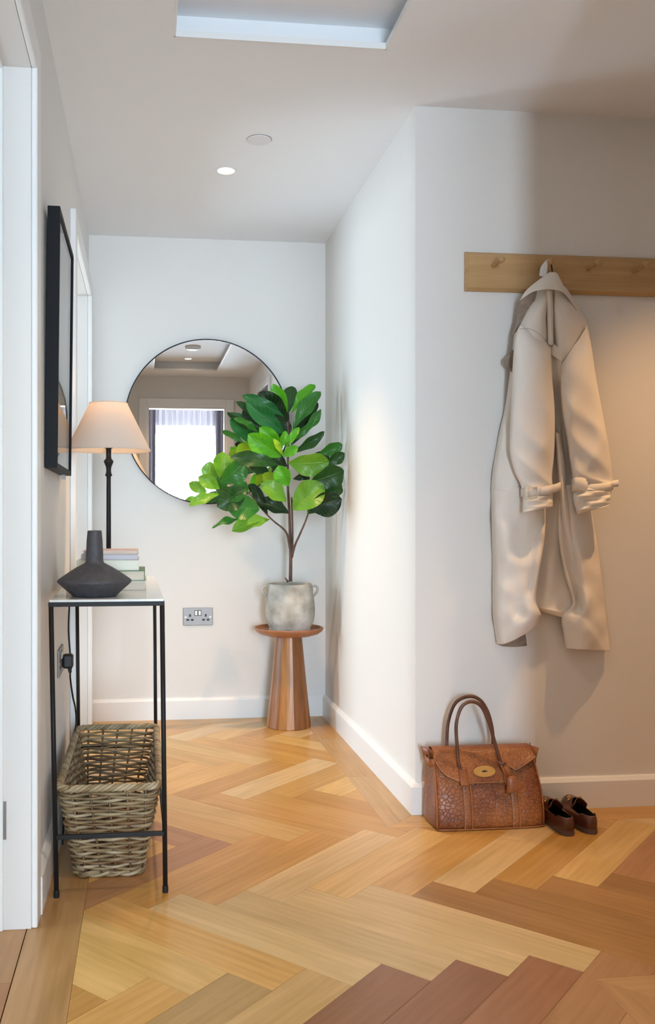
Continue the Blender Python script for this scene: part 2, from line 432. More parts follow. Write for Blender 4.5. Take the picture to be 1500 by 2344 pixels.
for row in range(-5, 6):
    for i in range(-32, 32):
        for kind in 'AB':
            sa_ = a0+row*PL; tb_ = b0-row*PL
            if kind == 'A': ra = (sa_-PL+i*PW, sa_+i*PW); rb = (tb_-PW+i*PW, tb_+i*PW)
            else: ra = (sa_+i*PW, sa_+(i+1)*PW); rb = (tb_+i*PW-PL, tb_+i*PW)
            ra = (ra[0]+G, ra[1]-G); rb = (rb[0]+G, rb[1]-G)
            quad = [((a+b)/R2, (b-a)/R2) for a, b in ((ra[0], rb[0]), (ra[1], rb[0]), (ra[1], rb[1]), (ra[0], rb[1]))]
            polys = []
            for r in ((IX0+G, IX1, IY0, IY3-G), (IX1, IX2-(0), IY0, IY2-G), (IX2, IX3, IY1+G, IY2-G)):
                p = clip(quad, *r)
                if p and abs(parea(p)) > 1e-5: polys.append(p)
            if not polys: continue
            ca_, cb_ = sum(ra)/2, sum(rb)/2
            c = ((ca_+cb_)/R2, (cb_-ca_)/R2)
            col = prng.choice(TONES); v = prng.uniform(.9, 1.08)
            col = tuple(min(1, x*v) for x in col)
            if prng.random() < .10: col = PALE
            elif prng.random() < .08: col = REDD
            # the row of red-brown boards in the near right foreground
            if kind == 'B' and row == 0 and i in (1, 2, 3): col = (DARK[0]*v, DARK[1]*v, DARK[2]*v)
            if kind == 'B' and row == 0 and i in (4, 5): col = (.40*v, .20*v, .085*v)
            if kind == 'B' and row == 0 and i in (-1, 0): col = (.52*v, .32*v, .125*v)
            if kind == 'A' and row == 0 and i in (1, 2, 3, 4): col = (.64*v, .43*v, .195*v)
            if kind == 'A' and row == 0 and i in (5, 6, 7, 8): col = (.38*v, .19*v, .060*v)
            plank(polys, c, -PI/4 if kind == 'A' else PI/4, col)
def border(poly, ang, tone=None):
    col = tone or prng.choice(TONES[:5])
    cx = sum(p[0] for p in poly)/len(poly); cy = sum(p[1] for p in poly)/len(poly)
    q = [(x-math.copysign(min(G, abs(x-cx)), x-cx), y-math.copysign(min(G, abs(y-cy)), y-cy)) for x, y in poly]
    plank([q], (cx, cy), ang, col)
oX0 = IX0-EB
js = [-.45, .3, .9, 1.5, 2.35, 3.0, 3.6]
for a, b in zip(js, js[1:]): border([(oX0, a), (IX0, a), (IX0, b), (oX0, b)], PI/2, (.47, .265, .105))
border([(oX0, 3.6), (IX0, 3.6), (IX0, IY3), (oX0, YB)], PI/2)
border([(IX0, IY3), (.31, IY3), (.31, YB), (oX0, YB)], 0)
border([(.31, IY3), (IX1, IY3), (XR, YB), (.31, YB)], 0)
border([(IX1, IY2), (XR, YP), (XR, 3.36), (IX1, 3.36)], PI/2, (.56, .34, .14))
border([(IX1, 3.36), (XR, 3.36), (XR, 3.95), (IX1, 3.95)], PI/2, (.53, .31, .12))
border([(IX1, 3.95), (XR, 3.95), (XR, YB), (IX1, IY3)], PI/2)
border([(IX1, IY2), (1.48, IY2), (1.48, YP), (XR, YP)], 0)
border([(1.48, IY2), (2.05, IY2), (2.05, YP), (1.48, YP)], 0)
border([(2.05, IY2), (3.39, IY2), (3.39, YP), (2.05, YP)], 0)
border([(IX2, IY1), (IX2, 1.1), (XN, 1.1), (XN, YN)], PI/2, (.40, .21, .085))
border([(IX2, 1.1), (IX2, .4), (XN, .4), (XN, 1.1)], PI/2)
border([(IX2, .4), (IX2, -.45), (XN, -.45), (XN, .4)], PI/2)
border([(IX2, IY1), (XN, YN), (1.65, YN), (1.65, IY1)], 0, (.46, .26, .11))
border([(1.65, YN), (3.39, YN), (3.39, IY1), (1.65, IY1)], 0)
for k, (x0, x1) in enumerate(((-.408, -.281), (-.535, -.410), (-.662, -.537))):
    jj = [.6, 1.2, 1.95, 2.6] if k == 0 else [.4, 1.3, 2.2, 2.6]
    for a, b in zip(jj, jj[1:]): border([(x0, a), (x1, a), (x1, b), (x0, b)], PI/2, (.42, .20, .085) if (k == 0 and a < 1.9) else (.44, .24, .10))

def wallbox(name, boxes, mat='wall', label=None):
    mb = MB()
    for b in boxes: mb.box(*b)
    return struct(mb.build(name, M[mat]), label)
wallbox('wall_left', [(XL-T, XL, -.45, D1[0], 0, H), (XL-T, XL, D1[0], D1[1], D1[2], H), (XL-T, XL, D1[1], D2[0], 0, H),
                      (XL-T, XL, D2[0], D2[1], D2[2], H), (XL-T, XL, D2[1], YB, 0, H)], label='off-white painted hall wall with two doorways')
wallbox('wall_back', [(XL-T, XR+.02, YB, YB+T, 0, H)], label='off-white end wall of the corridor')
wallbox('wall_corridor', [(XR, XR+T, YP, YB+T, 0, H)], label='bright white right wall of the corridor')
wallbox('wall_right', [(XR+T, 3.4, YP, YP+T, 0, H)], label='off-white wall that carries the peg rail')
wallbox('wall_alcove', [(3.4, 3.4+T, YN-T, YP+T, 0, H), (XN, 3.4, YN-T, YN, 0, H), (XN, XN+T, YR, YN-T, 0, H)])
wallbox('wall_rear', [(XL-T, D3[0], YR-T, YR, 0, H), (D3[1], XN+T, YR-T, YR, 0, H), (D3[0], D3[1], YR-T, YR, D3[2], H)])
# rooms off the hall
wx = -3.0
wallbox('wall_side_room', [(wx, XL-T, .1, .22, 0, 2.5), (wx, XL-T, 2.62, 2.74, 0, 2.5),
     (wx-T, wx, .1, 2.74, 0, .1), (wx-T, wx, .1, 2.74, 2.2, 2.5), (wx-T, wx, .1, 1.3, .1, 2.2), (wx-T, wx, 2.5, 2.74, .1, 2.2), (wx-T, XL-T, .1, 2.74, 2.45, 2.57)])
wallbox('wall_far_room', [(wx, XL-T, 5.7, 5.82, 0, 2.5), (wx, XL-T-.3, 2.74, 2.80, 0, 2.5), (XL-T, XL-T+.1, YB+T, 5.82, 0, 2.5),
     (wx-T, wx, 2.74, 5.82, 0, .1), (wx-T, wx, 2.74, 5.82, 1.8, 2.5), (wx-T, wx, 2.74, 4.33, .1, 1.8), (wx-T, wx, 5.57, 5.82, .1, 1.8), (wx-T, XL-T, 2.74, 5.82, 2.45, 2.57)])
wallbox('wall_rear_room', [(-1.6, -1.48, -3.3, YR-T, 0, 2.5), (2.4, 2.52, -3.3, YR-T, 0, 2.5), (-1.6, XL-T, YR-T, YR, 0, 2.5), (XN+T, 2.52, YR-T, YR, 0, 2.5),
     (-1.6, -.2, -3.3, -3.18, 0, 2.5), (1.25, 2.52, -3.3, -3.18, 0, 2.5), (-.2, 1.25, -3.3, -3.18, 2.03, 2.5), (-.2, 1.25, -3.3, -3.18, 0, .15), (-1.6, 2.52, -3.3, YR, 2.45, 2.57)])
wallbox('floor_far_room', [(wx, XL-T, 4.6, 5.8, -.06, -.012)], 'joint')

# ceiling with tray recess
tx0, tx1, ty0, ty1 = .083, .702, -.04, 2.578
E = .022
mb = MB()
mb.box(XL-T, tx0, YR-T, YB+T, H, H+.016); mb.box(tx1, 3.52, YR-T, YB+T, H, H+.016)
mb.box(tx0, tx1, YR-T, ty0, H, H+.016); mb.box(tx0, tx1, ty1, YB+T, H, H+.016)
k = .045
mb.box(XL-T, tx0-k, YR-T, YB+T, H+.016, H+.2); mb.box(tx1+k, 3.52, YR-T, YB+T, H+.016, H+.2)
mb.box(tx0-k, tx1+k, YR-T, ty0-k, H+.016, H+.2); mb.box(tx0-k, tx1+k, ty1+k, YB+T, H+.016, H+.2)
mb.box(tx0-k, tx1+k, ty0-k, ty1+k, H+.085, H+.2)
struct(mb.build('ceiling', M['ceil']), 'white ceiling with a long rectangular recess')
mb = MB()
for (x0, x1, y0, y1) in ((tx0-.003, tx0+.004, ty0, ty1), (tx1-.004, tx1+.003, ty0, ty1), (tx0, tx1, ty0-.003, ty0+.004), (tx0, tx1, ty1-.004, ty1+.003)):
    mb.box(x0, x1, y0, y1, H-.001, H+.017)
struct(mb.build('trim_1', M['trim']), 'thin white edge of the ceiling recess')

# skirting boards
SKH, SKT = .104, .018
def skirt(name, segs, label=None):
    """segs: (p0, p1, inward normal, m0, m1) ; m = mitre shift at each end (+ extends) """
    mb = MB()
    for p0, p1, n, m0, m1 in segs:
        p0, p1, n = Vector(p0), Vector(p1), Vector(n); d = (p1-p0).normalized()
        prof = [(0, 0), (SKT, 0), (SKT, SKH-.014), (SKT-.009, SKH-.002), (SKT-.012, SKH), (0, SKH)]
        r0 = [p0+n*a-d*m0*a for a, z in prof]; r1 = [p1+n*a+d*m1*a for a, z in prof]
        vs = [(r0[i].x, r0[i].y, prof[i][1]) for i in range(6)]+[(r1[i].x, r1[i].y, prof[i][1]) for i in range(6)]
        mb.add(vs, [(i, (i+1) % 6, 6+(i+1) % 6, 6+i) for i in range(6)]+[(5, 4, 3, 2, 1, 0), (6, 7, 8, 9, 10, 11)])
    return struct(mb.build(name, M['trim'], fix=True), label)
skirt('baseboard_back', [((XL, YB), (XR, YB), (0, -1), -1, -1)])
skirt('baseboard_corridor', [((XR, YP), (XR, YB), (-1, 0), 1, -1)])
skirt('baseboard_right', [((XR, YP), (3.4, YP), (0, -1), 1, -1)])
skirt('baseboard_left', [((XL, D1[1]+.075), (XL, D2[0]-.072), (1, 0), 0, 0)])
skirt('baseboard_near', [((XN, YR), (XN, .23), (-1, 0), 0, 0), ((XN, 1.15), (XN, YN), (-1, 0), 0, 1), ((XN, YN), (3.4, YN), (0, 1), 1, 0)])

# doorways in the left wall
def doorway_left(name, y0, y1, h, label, cw=.072, ct=.0155):
    e = sempty(name, (XL, (y0+y1)/2, 0), label)
    xo = XL+ct
    def casing(ya, yb, zt):
        MB().box(XL, xo, ya, yb, 0, zt).build('casing', M['trim'], e, bevel=.004, seg=3)
    casing(y0-cw, y0-.0, h+cw); casing(y1+.0, y1+cw, h+cw)
    MB().box(XL, xo, y0, y1, h, h+cw).build('casing', M['trim'], e, bevel=.004, seg=3)
    # lining set back 3 mm from the casing edge
    MB().box(XL-T-.01, XL-.004, y1+.002, y1+.03, 0, h+.03).build('jamb', M['trim'], e, bevel=.0015)
    MB().box(XL-T-.01, XL-.004, y0-.03, y0-.002, 0, h+.03).build('jamb', M['trim'], e, bevel=.0015)
    MB().box(XL-T-.01, XL-.004, y0, y1, h+.002, h+.03).build('head_jamb', M['trim'], e, bevel=.0015)
    MB().box(XL-.10, XL-.065, y1-.008, y1+.002, 0, h).build('door_stop', M['trim'], e, bevel=.0015)
    MB().box(XL-.10, XL-.065, y0-.002, y0+.008, 0, h).build('door_stop', M['trim'], e, bevel=.0015)
    MB().box(XL-.10, XL-.065, y0+.008, y1-.008, h-.008, h+.002).build('door_stop', M['trim'], e, bevel=.0015)
    return e
d1 = doorway_left('door_1', D1[0], D1[1], D1[2], 'white doorway at the left edge of the view', ct=.0150)
MB().box(XL-.0655-.0, XL-.058, D1[1]-.003, D1[1]+.003, .216, .306).build('hinge', M['steel'], d1)
d2 = doorway_left('door_2', D2[0], D2[1], D2[2], 'white doorway at the far end of the left wall', ct=.022)
e = sempty('door_3', ((D3[0]+D3[1])/2, YR, 0), 'white doorway behind the camera, seen in the round mirror')
cw = .08
MB().box(D3[0]-cw, D3[0], YR, YR+.02, 0, D3[2]+cw).build('casing', M['trim'], e, bevel=.005, seg=3)
MB().box(D3[1], D3[1]+cw, YR, YR+.02, 0, D3[2]+cw).build('casing', M['trim'], e, bevel=.005, seg=3)
MB().box(D3[0], D3[1], YR, YR+.02, D3[2], D3[2]+cw).build('casing', M['trim'], e, bevel=.005, seg=3)
MB().box(D3[0]-.01, D3[0]+.02, YR-T, YR-.004, 0, D3[2]).build('jamb', M['trim'], e)
MB().box(D3[1]-.02, D3[1]+.01, YR-T, YR-.004, 0, D3[2]).build('jamb', M['trim'], e)
MB().box(D3[0]+.02, D3[1]-.02, YR-T, YR-.004, D3[2]-.02, D3[2]+.01).build('head_jamb', M['trim'], e)

e = sempty('door_4', (XN, .69, 0), 'white framed doorway with a dark panel for its shaded opening on the near right wall, seen in the mirror')
MB().box(XN-.018, XN, .30-.07, .30, 0, 2.15).build('casing', M['trim'], e, bevel=.004)
MB().box(XN-.018, XN, 1.08, 1.15, 0, 2.15).build('casing', M['trim'], e, bevel=.004)
MB().box(XN-.018, XN, .30, 1.08, 2.09, 2.15).build('casing', M['trim'], e, bevel=.004)
MB().box(XN-.006, XN-.0005, .30, 1.08, .004, 2.09).build('shade_panel', plain('opening_shade', (.10, .095, .095), .5), e)  # flush dark panel stands for the shade in the doorway opening
# window with curtains in the rear room (mirror view)
e = sempty('window_1', (.52, -3.2, 0), 'bright curtained window seen in the round mirror')
for x0, x1 in ((-.2, -.14), (1.19, 1.25), (.495, .545)):
    MB().box(x0, x1, -3.26, -3.20, .15, 2.03).build('window_frame', M['trim'], e)
for z0, z1 in ((.15, .21), (1.97, 2.03)):
    MB().box(-.14, 1.19, -3.255, -3.205, z0, z1).build('window_frame', M['trim'], e)
def curtain(name, x0, x1, y, z0, z1, mat, folds, amp, label, cat='curtain', group=None):
    mb = MB(); n = folds*10; rows = []
    for z in (z0, z0+.3*(z1-z0), z0+.7*(z1-z0), z1):
        rows.append([(x0+(x1-x0)*i/n+.006*sn(i*1.7), y+amp*sn(2*PI*i/10)+amp*.4*sn(2*PI*i/23.), z) for i in range(n+1)])
    mb.grid(rows)
    o = mb.build(name, mat, smooth=True)
    return tag(o, label, cat, group)
curtain('sheer_curtain', .02, 1.0, -2.98, .02, 2.42, M['sheer'], 13, .018, 'pale sheer curtain glowing in front of the mirrored window')
M['shaded_band'] = plain('shaded_voile_band', (.50, .46, .52), .9)  # grey band added to darken the sheer above the window head
_sc = [o for o in C.objects if o.name == 'sheer_curtain'][0]
_h = curtain('shaded_band', .02, 1.0, -2.965, 2.06, 2.43, M['shaded_band'], 13, .016, None, None); _h.parent = _sc
curtain('drape', -.35, .13, -2.90, .02, 2.42, M['drape'], 6, .03, 'dark drape left of the sheer curtain, seen in the mirror')
curtain('drape', .90, 1.35, -2.90, .02, 2.42, M['drape'], 6, .03, 'dark drape right of the sheer curtain, seen in the mirror')

# ------------------------------------------------------------------ round mirror
mc = Vector((.304, YB-.016, 1.452)); MR = .402; tilt = .0085
def rot_x(v, a): return Vector((v[0], v[1]*cs(a)-v[2]*sn(a), v[1]*sn(a)+v[2]*cs(a)))
mir = thing('round_mirror', 'large round mirror in a thin black frame on the end wall', 'mirror', mc)
mir.rotation_euler = (tilt, 0, 0)
n = 128
mb = MB(); ang = [2*PI*i/n for i in range(n)]
mb.add([(0, -.006, 0)]+[((MR-.003)*cs(t), -.006, (MR-.003)*sn(t)) for t in ang], [(0, 1+i, 1+(i+1) % n) for i in range(n)])
mb.build('mirror_glass', M['mirror'], mir, world=False)
mb = MB()
prof = [(MR-.004, -.006), (MR-.004, -.012), (MR+.001, -.012), (MR+.001, .010), (MR-.004, .010)]
rows = [[(r*cs(t), y, r*sn(t)) for t in ang] for r, y in prof+[prof[0]]]
mb.grid(rows, closed=True); mb.build('frame', M['black'], mir, world=False, fix=True)
mb = MB(); mb.add([(0, .006, 0)]+[((MR-.003)*cs(t), .006, (MR-.003)*sn(t)) for t in ang], [(0, 1+(i+1) % n, 1+i) for i in range(n)])
mb.build('backing', M['black'], mir, world=False)

# ------------------------------------------------------------------ ceiling fittings
def downlight(x, y, z, label, r=.040):
    t = thing('downlight', label, 'ceiling light', (x, y, z), 'recessed ceiling downlights')
    MB().lathe([(r, -.0005), (r, -.003), (r-.004, -.004), (r-.009, -.002), (r-.009, .0)], (x, y, z), 36, cap=False).build('bezel', M['trim'], t, smooth=True)
    MB().lathe([(r-.0095, -.0012), (r-.012, -.0018)], (x, y, z), 32).build('lens', M['lamp_face'], t)
    return t
downlight(.317, 3.546, H, 'lit round downlight in the corridor ceiling, past the blank disc')
downlight(.41, .15, H+.085, 'lit round downlight seen in the mirror, inside the ceiling recess')
downlight(.41, 1.75, H+.085, 'added round downlight in the ceiling recess, unseen, brightening the hall floor')  # fitting added to go with the floor-brightening lamp
downlight(1.80, 2.42, H, 'round downlight above the peg rail, out of view')
t = thing('ceiling_cover_plate', 'flat white blank disc on the ceiling before the lit downlight', 'ceiling cover', (.41, 3.245, H))
MB().lathe([(.044, -.0005), (.044, -.0035), (.0425, -.0045)], (.41, 3.245, H), 40).build('disc', plain('blank_disc', (.77, .775, .78), .6), t, smooth=False)
MB().lathe([(.0455, -.0003), (.0455, -.0012), (.0445, -.0012), (.0445, -.0003)], (.41, 3.245, H), 40, cap=False).build('shadow_gap_ring', M['steel'], t)
t = thing('smoke_alarm', 'white round smoke alarm in the ceiling recess, seen in the mirror', 'smoke alarm', (.42, .82, H+.085))
MB().lathe([(.07, -.001), (.07, -.012), (.062, -.020), (.045, -.030), (.02, -.033)], (.42, .82, H+.085), 36).build('housing', M['trim'], t, smooth=True)
MB().lathe([(.058, -.022), (.059, -.024), (.056, -.0255)], (.42, .82, H+.085), 36).build('vent_ring', M['steel'], t)

# ------------------------------------------------------------------ sockets
def socket(label, origin, ux, nrm, group=None):
    """double socket; origin = centre on the wall, ux = direction of its width, nrm = out of the wall"""
    t = thing('double_socket', label, 'socket', origin)
    o = Vector(origin); ux = Vector(ux); nn = Vector(nrm)
    def b(x0, x1, z0, z1, d0, d1):
        mb = MB(); vs = []
        for d in (d0, d1):
            for z in (z0, z1):
                for x in (x0, x1): vs.append(o+ux*x+nn*d+Vector((0, 0, z)))
        return mb.add(vs, [(0,2,3,1),(4,5,7,6),(0,1,5,4),(2,6,7,3),(0,4,6,2),(1,3,7,5)])
    b(-.073, .073, -.043, .043, .0005, .006).build('face_plate', M['steel'], t, bevel=.002, fix=True)
    for s in (-1, 1):
        for (cx, cz, hw, hh) in ((s*.0385, .0055, .0045, .0065), (s*.0385-.011, -.0155, .0065, .0047), (s*.0385+.011, -.0155, .0065, .0047)):
            b(cx-hw, cx+hw, cz-hh, cz+hh, .0058, .0064).build('pin_slot', M['slot'], t, fix=True)
        b(s*.009-.0078, s*.009+.0078, .004, .032, .0058, .0066).build('switch_surround', M['slot'], t, fix=True)
        b(s*.009-.0052, s*.009+.0052, .007, .029, .0066, .0095).build('rocker', M['rocker'], t, bevel=.001, fix=True)
        mb = MB(); c = o+ux*(s*.060)+Vector((0, 0, -.002))
        mb.tube([c+nn*.005, c+nn*.0070], .0042, 14); mb.build('screw', M['rocker'], t, fix=True)
    return t
socket('brushed steel double socket on the end wall left of the plant stand', (.2575, YB, .499), (1, 0, 0), (0, -1, 0))
sl = socket('brushed steel double socket on the left wall behind the console table', (XL, 2.925, .527), (0, 1, 0), (1, 0, 0))
# plug and cord of the lamp
t = thing('power_plug', 'black plug pushed into the left wall socket', 'plug', (XL+.0068, 2.965, .519))
MB().box(XL+.0068, XL+.040, 2.942, 2.985, .497, .542).build('plug_body', M['cord'], t, bevel=.008, seg=3)
MB().tube([(XL+.028, 2.963, .499), (XL+.030, 2.963, .482)], [.007, .005], 10).build('strain_relief', M['cord'], t)

# ------------------------------------------------------------------ console table
tz = .769
ct = thing('console_table', 'slim black metal console table with a pale stone top', 'table', (-.1, 2.84, 0))
r = .0058
FL, FR, BL, BR = (-.2415, 2.378), (.0445, 2.378), (-.243, 3.30), (.034, 3.30)
fl, fr, bl, br = (-.2275, 2.378), (.0530, 2.378), (-.236, 3.30), (.040, 3.30)
def sqbar(p0, p1, hw, hh=None, up=(0, 0, 1)):
    hh = hh or hw
    p0, p1 = Vector(p0), Vector(p1); d = (p1-p0).normalized(); up = Vector(up)
    a = d.cross(up).normalized(); b = a.cross(d).normalized(); mb = MB(); vs = []
    for p in (p0, p1):
        for s, q in ((-1, -1), (1, -1), (1, 1), (-1, 1)): vs.append(p+a*hw*s+b*hh*q)
    return mb.add(vs, [(3, 2, 1, 0), (4, 5, 6, 7)]+[(i, (i+1) % 4, 4+(i+1) % 4, 4+i) for i in range(4)])
for T_, B_, rr in ((FL, fl, .0064), (FR, fr, .0064), (BL, bl, .0064), (BR, br, .0064)):
    lg = MB().tube([(T_[0], T_[1], tz-.012), (B_[0], B_[1], .012)], rr, 12).build('leg', M['black'], ct, smooth=True)
    MB().lathe([(.0075, 0), (.0078, .003), (.0078, .016), (.0066, .018)], (B_[0], B_[1], 0), 14).build('foot_cap', M['black'], lg)
zt = tz-.012
for a, b in ((FL, FR), (BL, BR), (FL, BL), (FR, BR)):
    d = (Vector(b)-Vector(a)).normalized()*.0062
    sqbar((a[0]-d.x, a[1]-d.y, zt), (b[0]+d.x, b[1]+d.y, zt), .0062, .0058).build('top_rail', M['black'], ct, bevel=.001)
# low stretchers
zs = .155
def legpt(Tp, Bp, z): k = (tz-z)/tz; return (Tp[0]+(Bp[0]-Tp[0])*k, Tp[1]+(Bp[1]-Tp[1])*k, z)
sqbar(legpt(FL, fl, zs), legpt(FR, fr, zs), .0055).build('stretcher', M['black'], ct, bevel=.001)
sqbar(legpt(BL, bl, zs), legpt(BR, br, zs), .0055).build('stretcher', M['black'], ct, bevel=.001)
sqbar(legpt(FR, fr, zs), legpt(BR, br, zs), .004).build('stretcher', M['black'], ct, bevel=.001)
MB().prism([(FL[0]-.004, FL[1]-.004), (FR[0]+.004, FR[1]-.004), (BR[0]+.004, BR[1]+.004), (BL[0]-.004, BL[1]+.004)], tz-.0065, tz).build('table_top', M['marble'], ct, bevel=.001)

# ------------------------------------------------------------------ vase
vc = (-.136, 2.487, tz)
t = thing('vase', 'matt charcoal flying-saucer shaped vase with a tall neck at the table front', 'vase', vc)
prof = [(.050, 0.0), (.0600, .0015), (.0625, .004), (.080, .020), (.0925, .031), (.0985, .037), (.1005, .0405), (.0985, .0445),
        (.085, .054), (.066, .067), (.048, .078), (.034, .0855), (.0265, .0895), (.0238, .094), (.0232, .102), (.0228, .120), (.0215, .150), (.0195, .172), (.0188, .1765), (.0172, .1775), (.0160, .174), (.0165, .12)]
MB().lathe(prof, vc, 64).build('body', M['vase'], t, smooth=True)
MB().lathe([(.0005, .118), (.0164, .118)], vc, 24).build('neck_inside', M['slot'], t)

# ------------------------------------------------------------------ books
pages = plain('page_edges', (.60, .53, .42), .8, stretch=(1, 1, 60), col2=(.70, .63, .52), vscale=9)
def book(x0, x1, y0, y1, z0, z1, cover, label, spine='L', page=pages, ct=.0022, group='books stacked under the lamp end'):
    t = thing('book', label, 'book', ((x0+x1)/2, (y0+y1)/2, z0))
    cm = plain('cover', cover, .45)
    mb = MB(); mb.box(x0, x1, y0, y1, z0, z0+ct); mb.box(x0, x1, y0, y1, z1-ct, z1)
    if spine == 'R': mb.box(x1-ct, x1, y0, y1, z0+ct, z1-ct)
    elif spine == 'L': mb.box(x0, x0+ct, y0, y1, z0+ct, z1-ct)
    else: mb.box(x0, x1, y0, y0+ct, z0+ct, z1-ct)
    mb.build('cover', cm, t, bevel=.0006)
    i = .004
    a, b, c_ = x0+(ct if spine == 'L' else i), x1-(ct if spine == 'R' else i), y0+(ct if spine == 'F' else i)
    MB().box(a, b, c_, y1-i, z0+ct+.0001, z1-ct-.0001).build('page_block', page, t)
    return t
z = tz+.0003
bx = -.109
def stack(h, *a, **k):
    global z
    book(a[0], a[1], a[2], a[3], z, z+h, *a[4:], **k); z += h+.0003
stack(.0275, -.228, .004, 2.665, 2.90, (.62, .60, .58), 'thick book with pale grey covers at the bottom of the stack', spine='L')
stack(.0300, -.214, .000, 2.660, 2.89, (.10, .20, .07), 'book with dark green cover second from the stack bottom', spine='R')
stack(.0300, -.198, -.018, 2.665, 2.88, (.66, .66, .55), 'thick cream book in the middle of the stack', spine='F')
stack(.0170, -.185, -.020, 2.668, 2.875, (.44, .42, .46), 'thin lilac grey book second from the top of the stack', spine='F')
stack(.0100, -.181, -.021, 2.670, 2.87, (.74, .52, .45), 'slim pale pink book topmost of the stack', spine='R')

# ------------------------------------------------------------------ table lamp
lc = (-.122, 3.085, tz)
t = thing('table_lamp', 'table lamp with pale linen shade and slim dark turned stem', 'lamp', lc)
MB().lathe([(.060, 0), (.062, .004), (.058, .010), (.030, .016), (.012, .024), (.009, .034)], lc, 40).build('base', M['black'], t, smooth=True)
MB().lathe([(.0085, .03), (.0078, .20), (.0073, .345), (.0078, .352), (.0125, .356), (.0095, .362), (.0080, .372), (.0092, .384), (.0150, .398), (.0165, .402), (.0150, .406), (.0095, .412), (.0085, .420), (.0090, .445), (.0100, .447)], lc, 20).build('stem', M['black'], t, smooth=True)
MB().lathe([(.013, .447), (.013, .485)], lc, 16).build('bulb_holder', M['black'], t)
bulbm = plain('frosted_bulb', (.9, .87, .8), .4)
MB().lathe([(.010, .485), (.016, .494), (.023, .508), (.025, .522), (.020, .536), (.006, .545)], lc, 20).build('bulb', bulbm, t, smooth=True)
sb, stp = .4395, .598
prof = [(.1405, sb), (.1395, sb+.004), (.064, stp-.002), (.0635, stp)]
sh = MB().lathe(prof, lc, 72, cap=False).build('lamp_shade', M['shade'], t, smooth=True, solid=.0012)
for rr, zz in ((.1405, sb), (.0637, stp)):
    MB().tube([(lc[0]+rr*cs(a), lc[1]+rr*sn(a), lc[2]+zz) for a in [2*PI*i/72 for i in range(72)]], .0018, 6, closed=True).build('shade_rim', M['shade'], sh, smooth=True)
for a in (0, 2*PI/3, 4*PI/3):
    MB().tube([(lc[0], lc[1], tz+stp-.03), (lc[0]+.062*cs(a), lc[1]+.062*sn(a), tz+stp-.004)], .0014, 6).build('shade_spoke', M['black'], t)
pl = bpy.data.lights.new('lamp_bulb_light', 'POINT'); pl.energy = .8; pl.color = (1, .74, .48); pl.shadow_soft_size = .024
po = bpy.data.objects.new('lamp_bulb_light', pl); C.objects.link(po); po.location = (lc[0], lc[1], tz+.575)
# its cord
pts = [(lc[0]-.03, lc[1]+.03, tz+.004), (-.19, 3.20, tz+.004), (-.247, 3.20, tz+.003), (-.2575, 3.19, tz-.02), (-.257, 3.15, .70), (-.250, 3.02, .62), (-.243, 2.98, .56), (-.237, 2.963, .50),
       (-.240, 2.963, .47), (-.235, 3.00, .40), (-.232, 3.08, .34), (-.232, 3.10, .28), (-.240, 2.99, .21), (-.2475, 2.88, .12), (-.2475, 2.80, .03), (-.245, 2.75, .0045)]
tag(MB().tube(spline(pts, 90), .0030, 8).build('lamp_cord', M['cord'], smooth=True), 'black lamp cord hanging down the left wall behind the table', 'cord')

# ------------------------------------------------------------------ picture on the left wall
py0, py1, pz0, pz1 = 2.478, 2.945, 1.116, 1.822
t = thing('framed_picture', 'deep black framed pale print hanging on the left wall', 'picture', (XL, (py0+py1)/2, pz0))
t.rotation_euler = (0, .011, 0)
dY = (py1-py0)/2; hz = pz1-pz0; b0_, b1_ = .0015, .0350
def lbox(x0, x1, y0, y1, z0, z1): return MB().box(x0, x1, y0, y1, z0, z1)
fw = .014
lbox(b0_, b1_, -dY, -dY+fw, 0, hz).build('frame_side', M['blackframe'], t, world=False, bevel=.0008)
lbox(b0_, b1_, dY-fw, dY, 0, hz).build('frame_side', M['blackframe'], t, world=False, bevel=.0008)
lbox(b0_, b1_, -dY+fw, dY-fw, 0, fw).build('frame_rail', M['blackframe'], t, world=False, bevel=.0008)
lbox(b0_, b1_, -dY+fw, dY-fw, hz-fw, hz).build('frame_rail', M['blackframe'], t, world=False, bevel=.0008)
m, N, L, B = new_mat('pale_print')   # pale abstract wash
tc = N.new('ShaderNodeTexCoord'); nz = N.new('ShaderNodeTexNoise'); nz.inputs['Scale'].default_value = 3; L.new(tc.outputs['Object'], nz.inputs[0])
rp = N.new('ShaderNodeValToRGB'); rp.color_ramp.elements[0].position = .45; rp.color_ramp.elements[1].position = .62
rp.color_ramp.elements[0].color = (.70, .70, .62, 1); rp.color_ramp.elements[1].color = (.52, .53, .46, 1)
L.new(nz.outputs['Fac'], rp.inputs[0]); L.new(rp.outputs[0], B.inputs['Base Color']); B.inputs['Roughness'].default_value = .8
lbox(.010, .020, -dY+fw, dY-fw, fw, hz-fw).build('print', m, t, world=False)
MB().add([(.031, -dY+fw, fw), (.031, dY-fw, fw), (.031, dY-fw, hz-fw), (.031, -dY+fw, hz-fw)], [(0, 1, 2, 3)]).build('glass_pane', M['glass'], t, world=False)
MB().box(.010, .022, dY-.075, dY-.060, -.014, .0).build('bottom_clip', M['steel'], t, world=False)

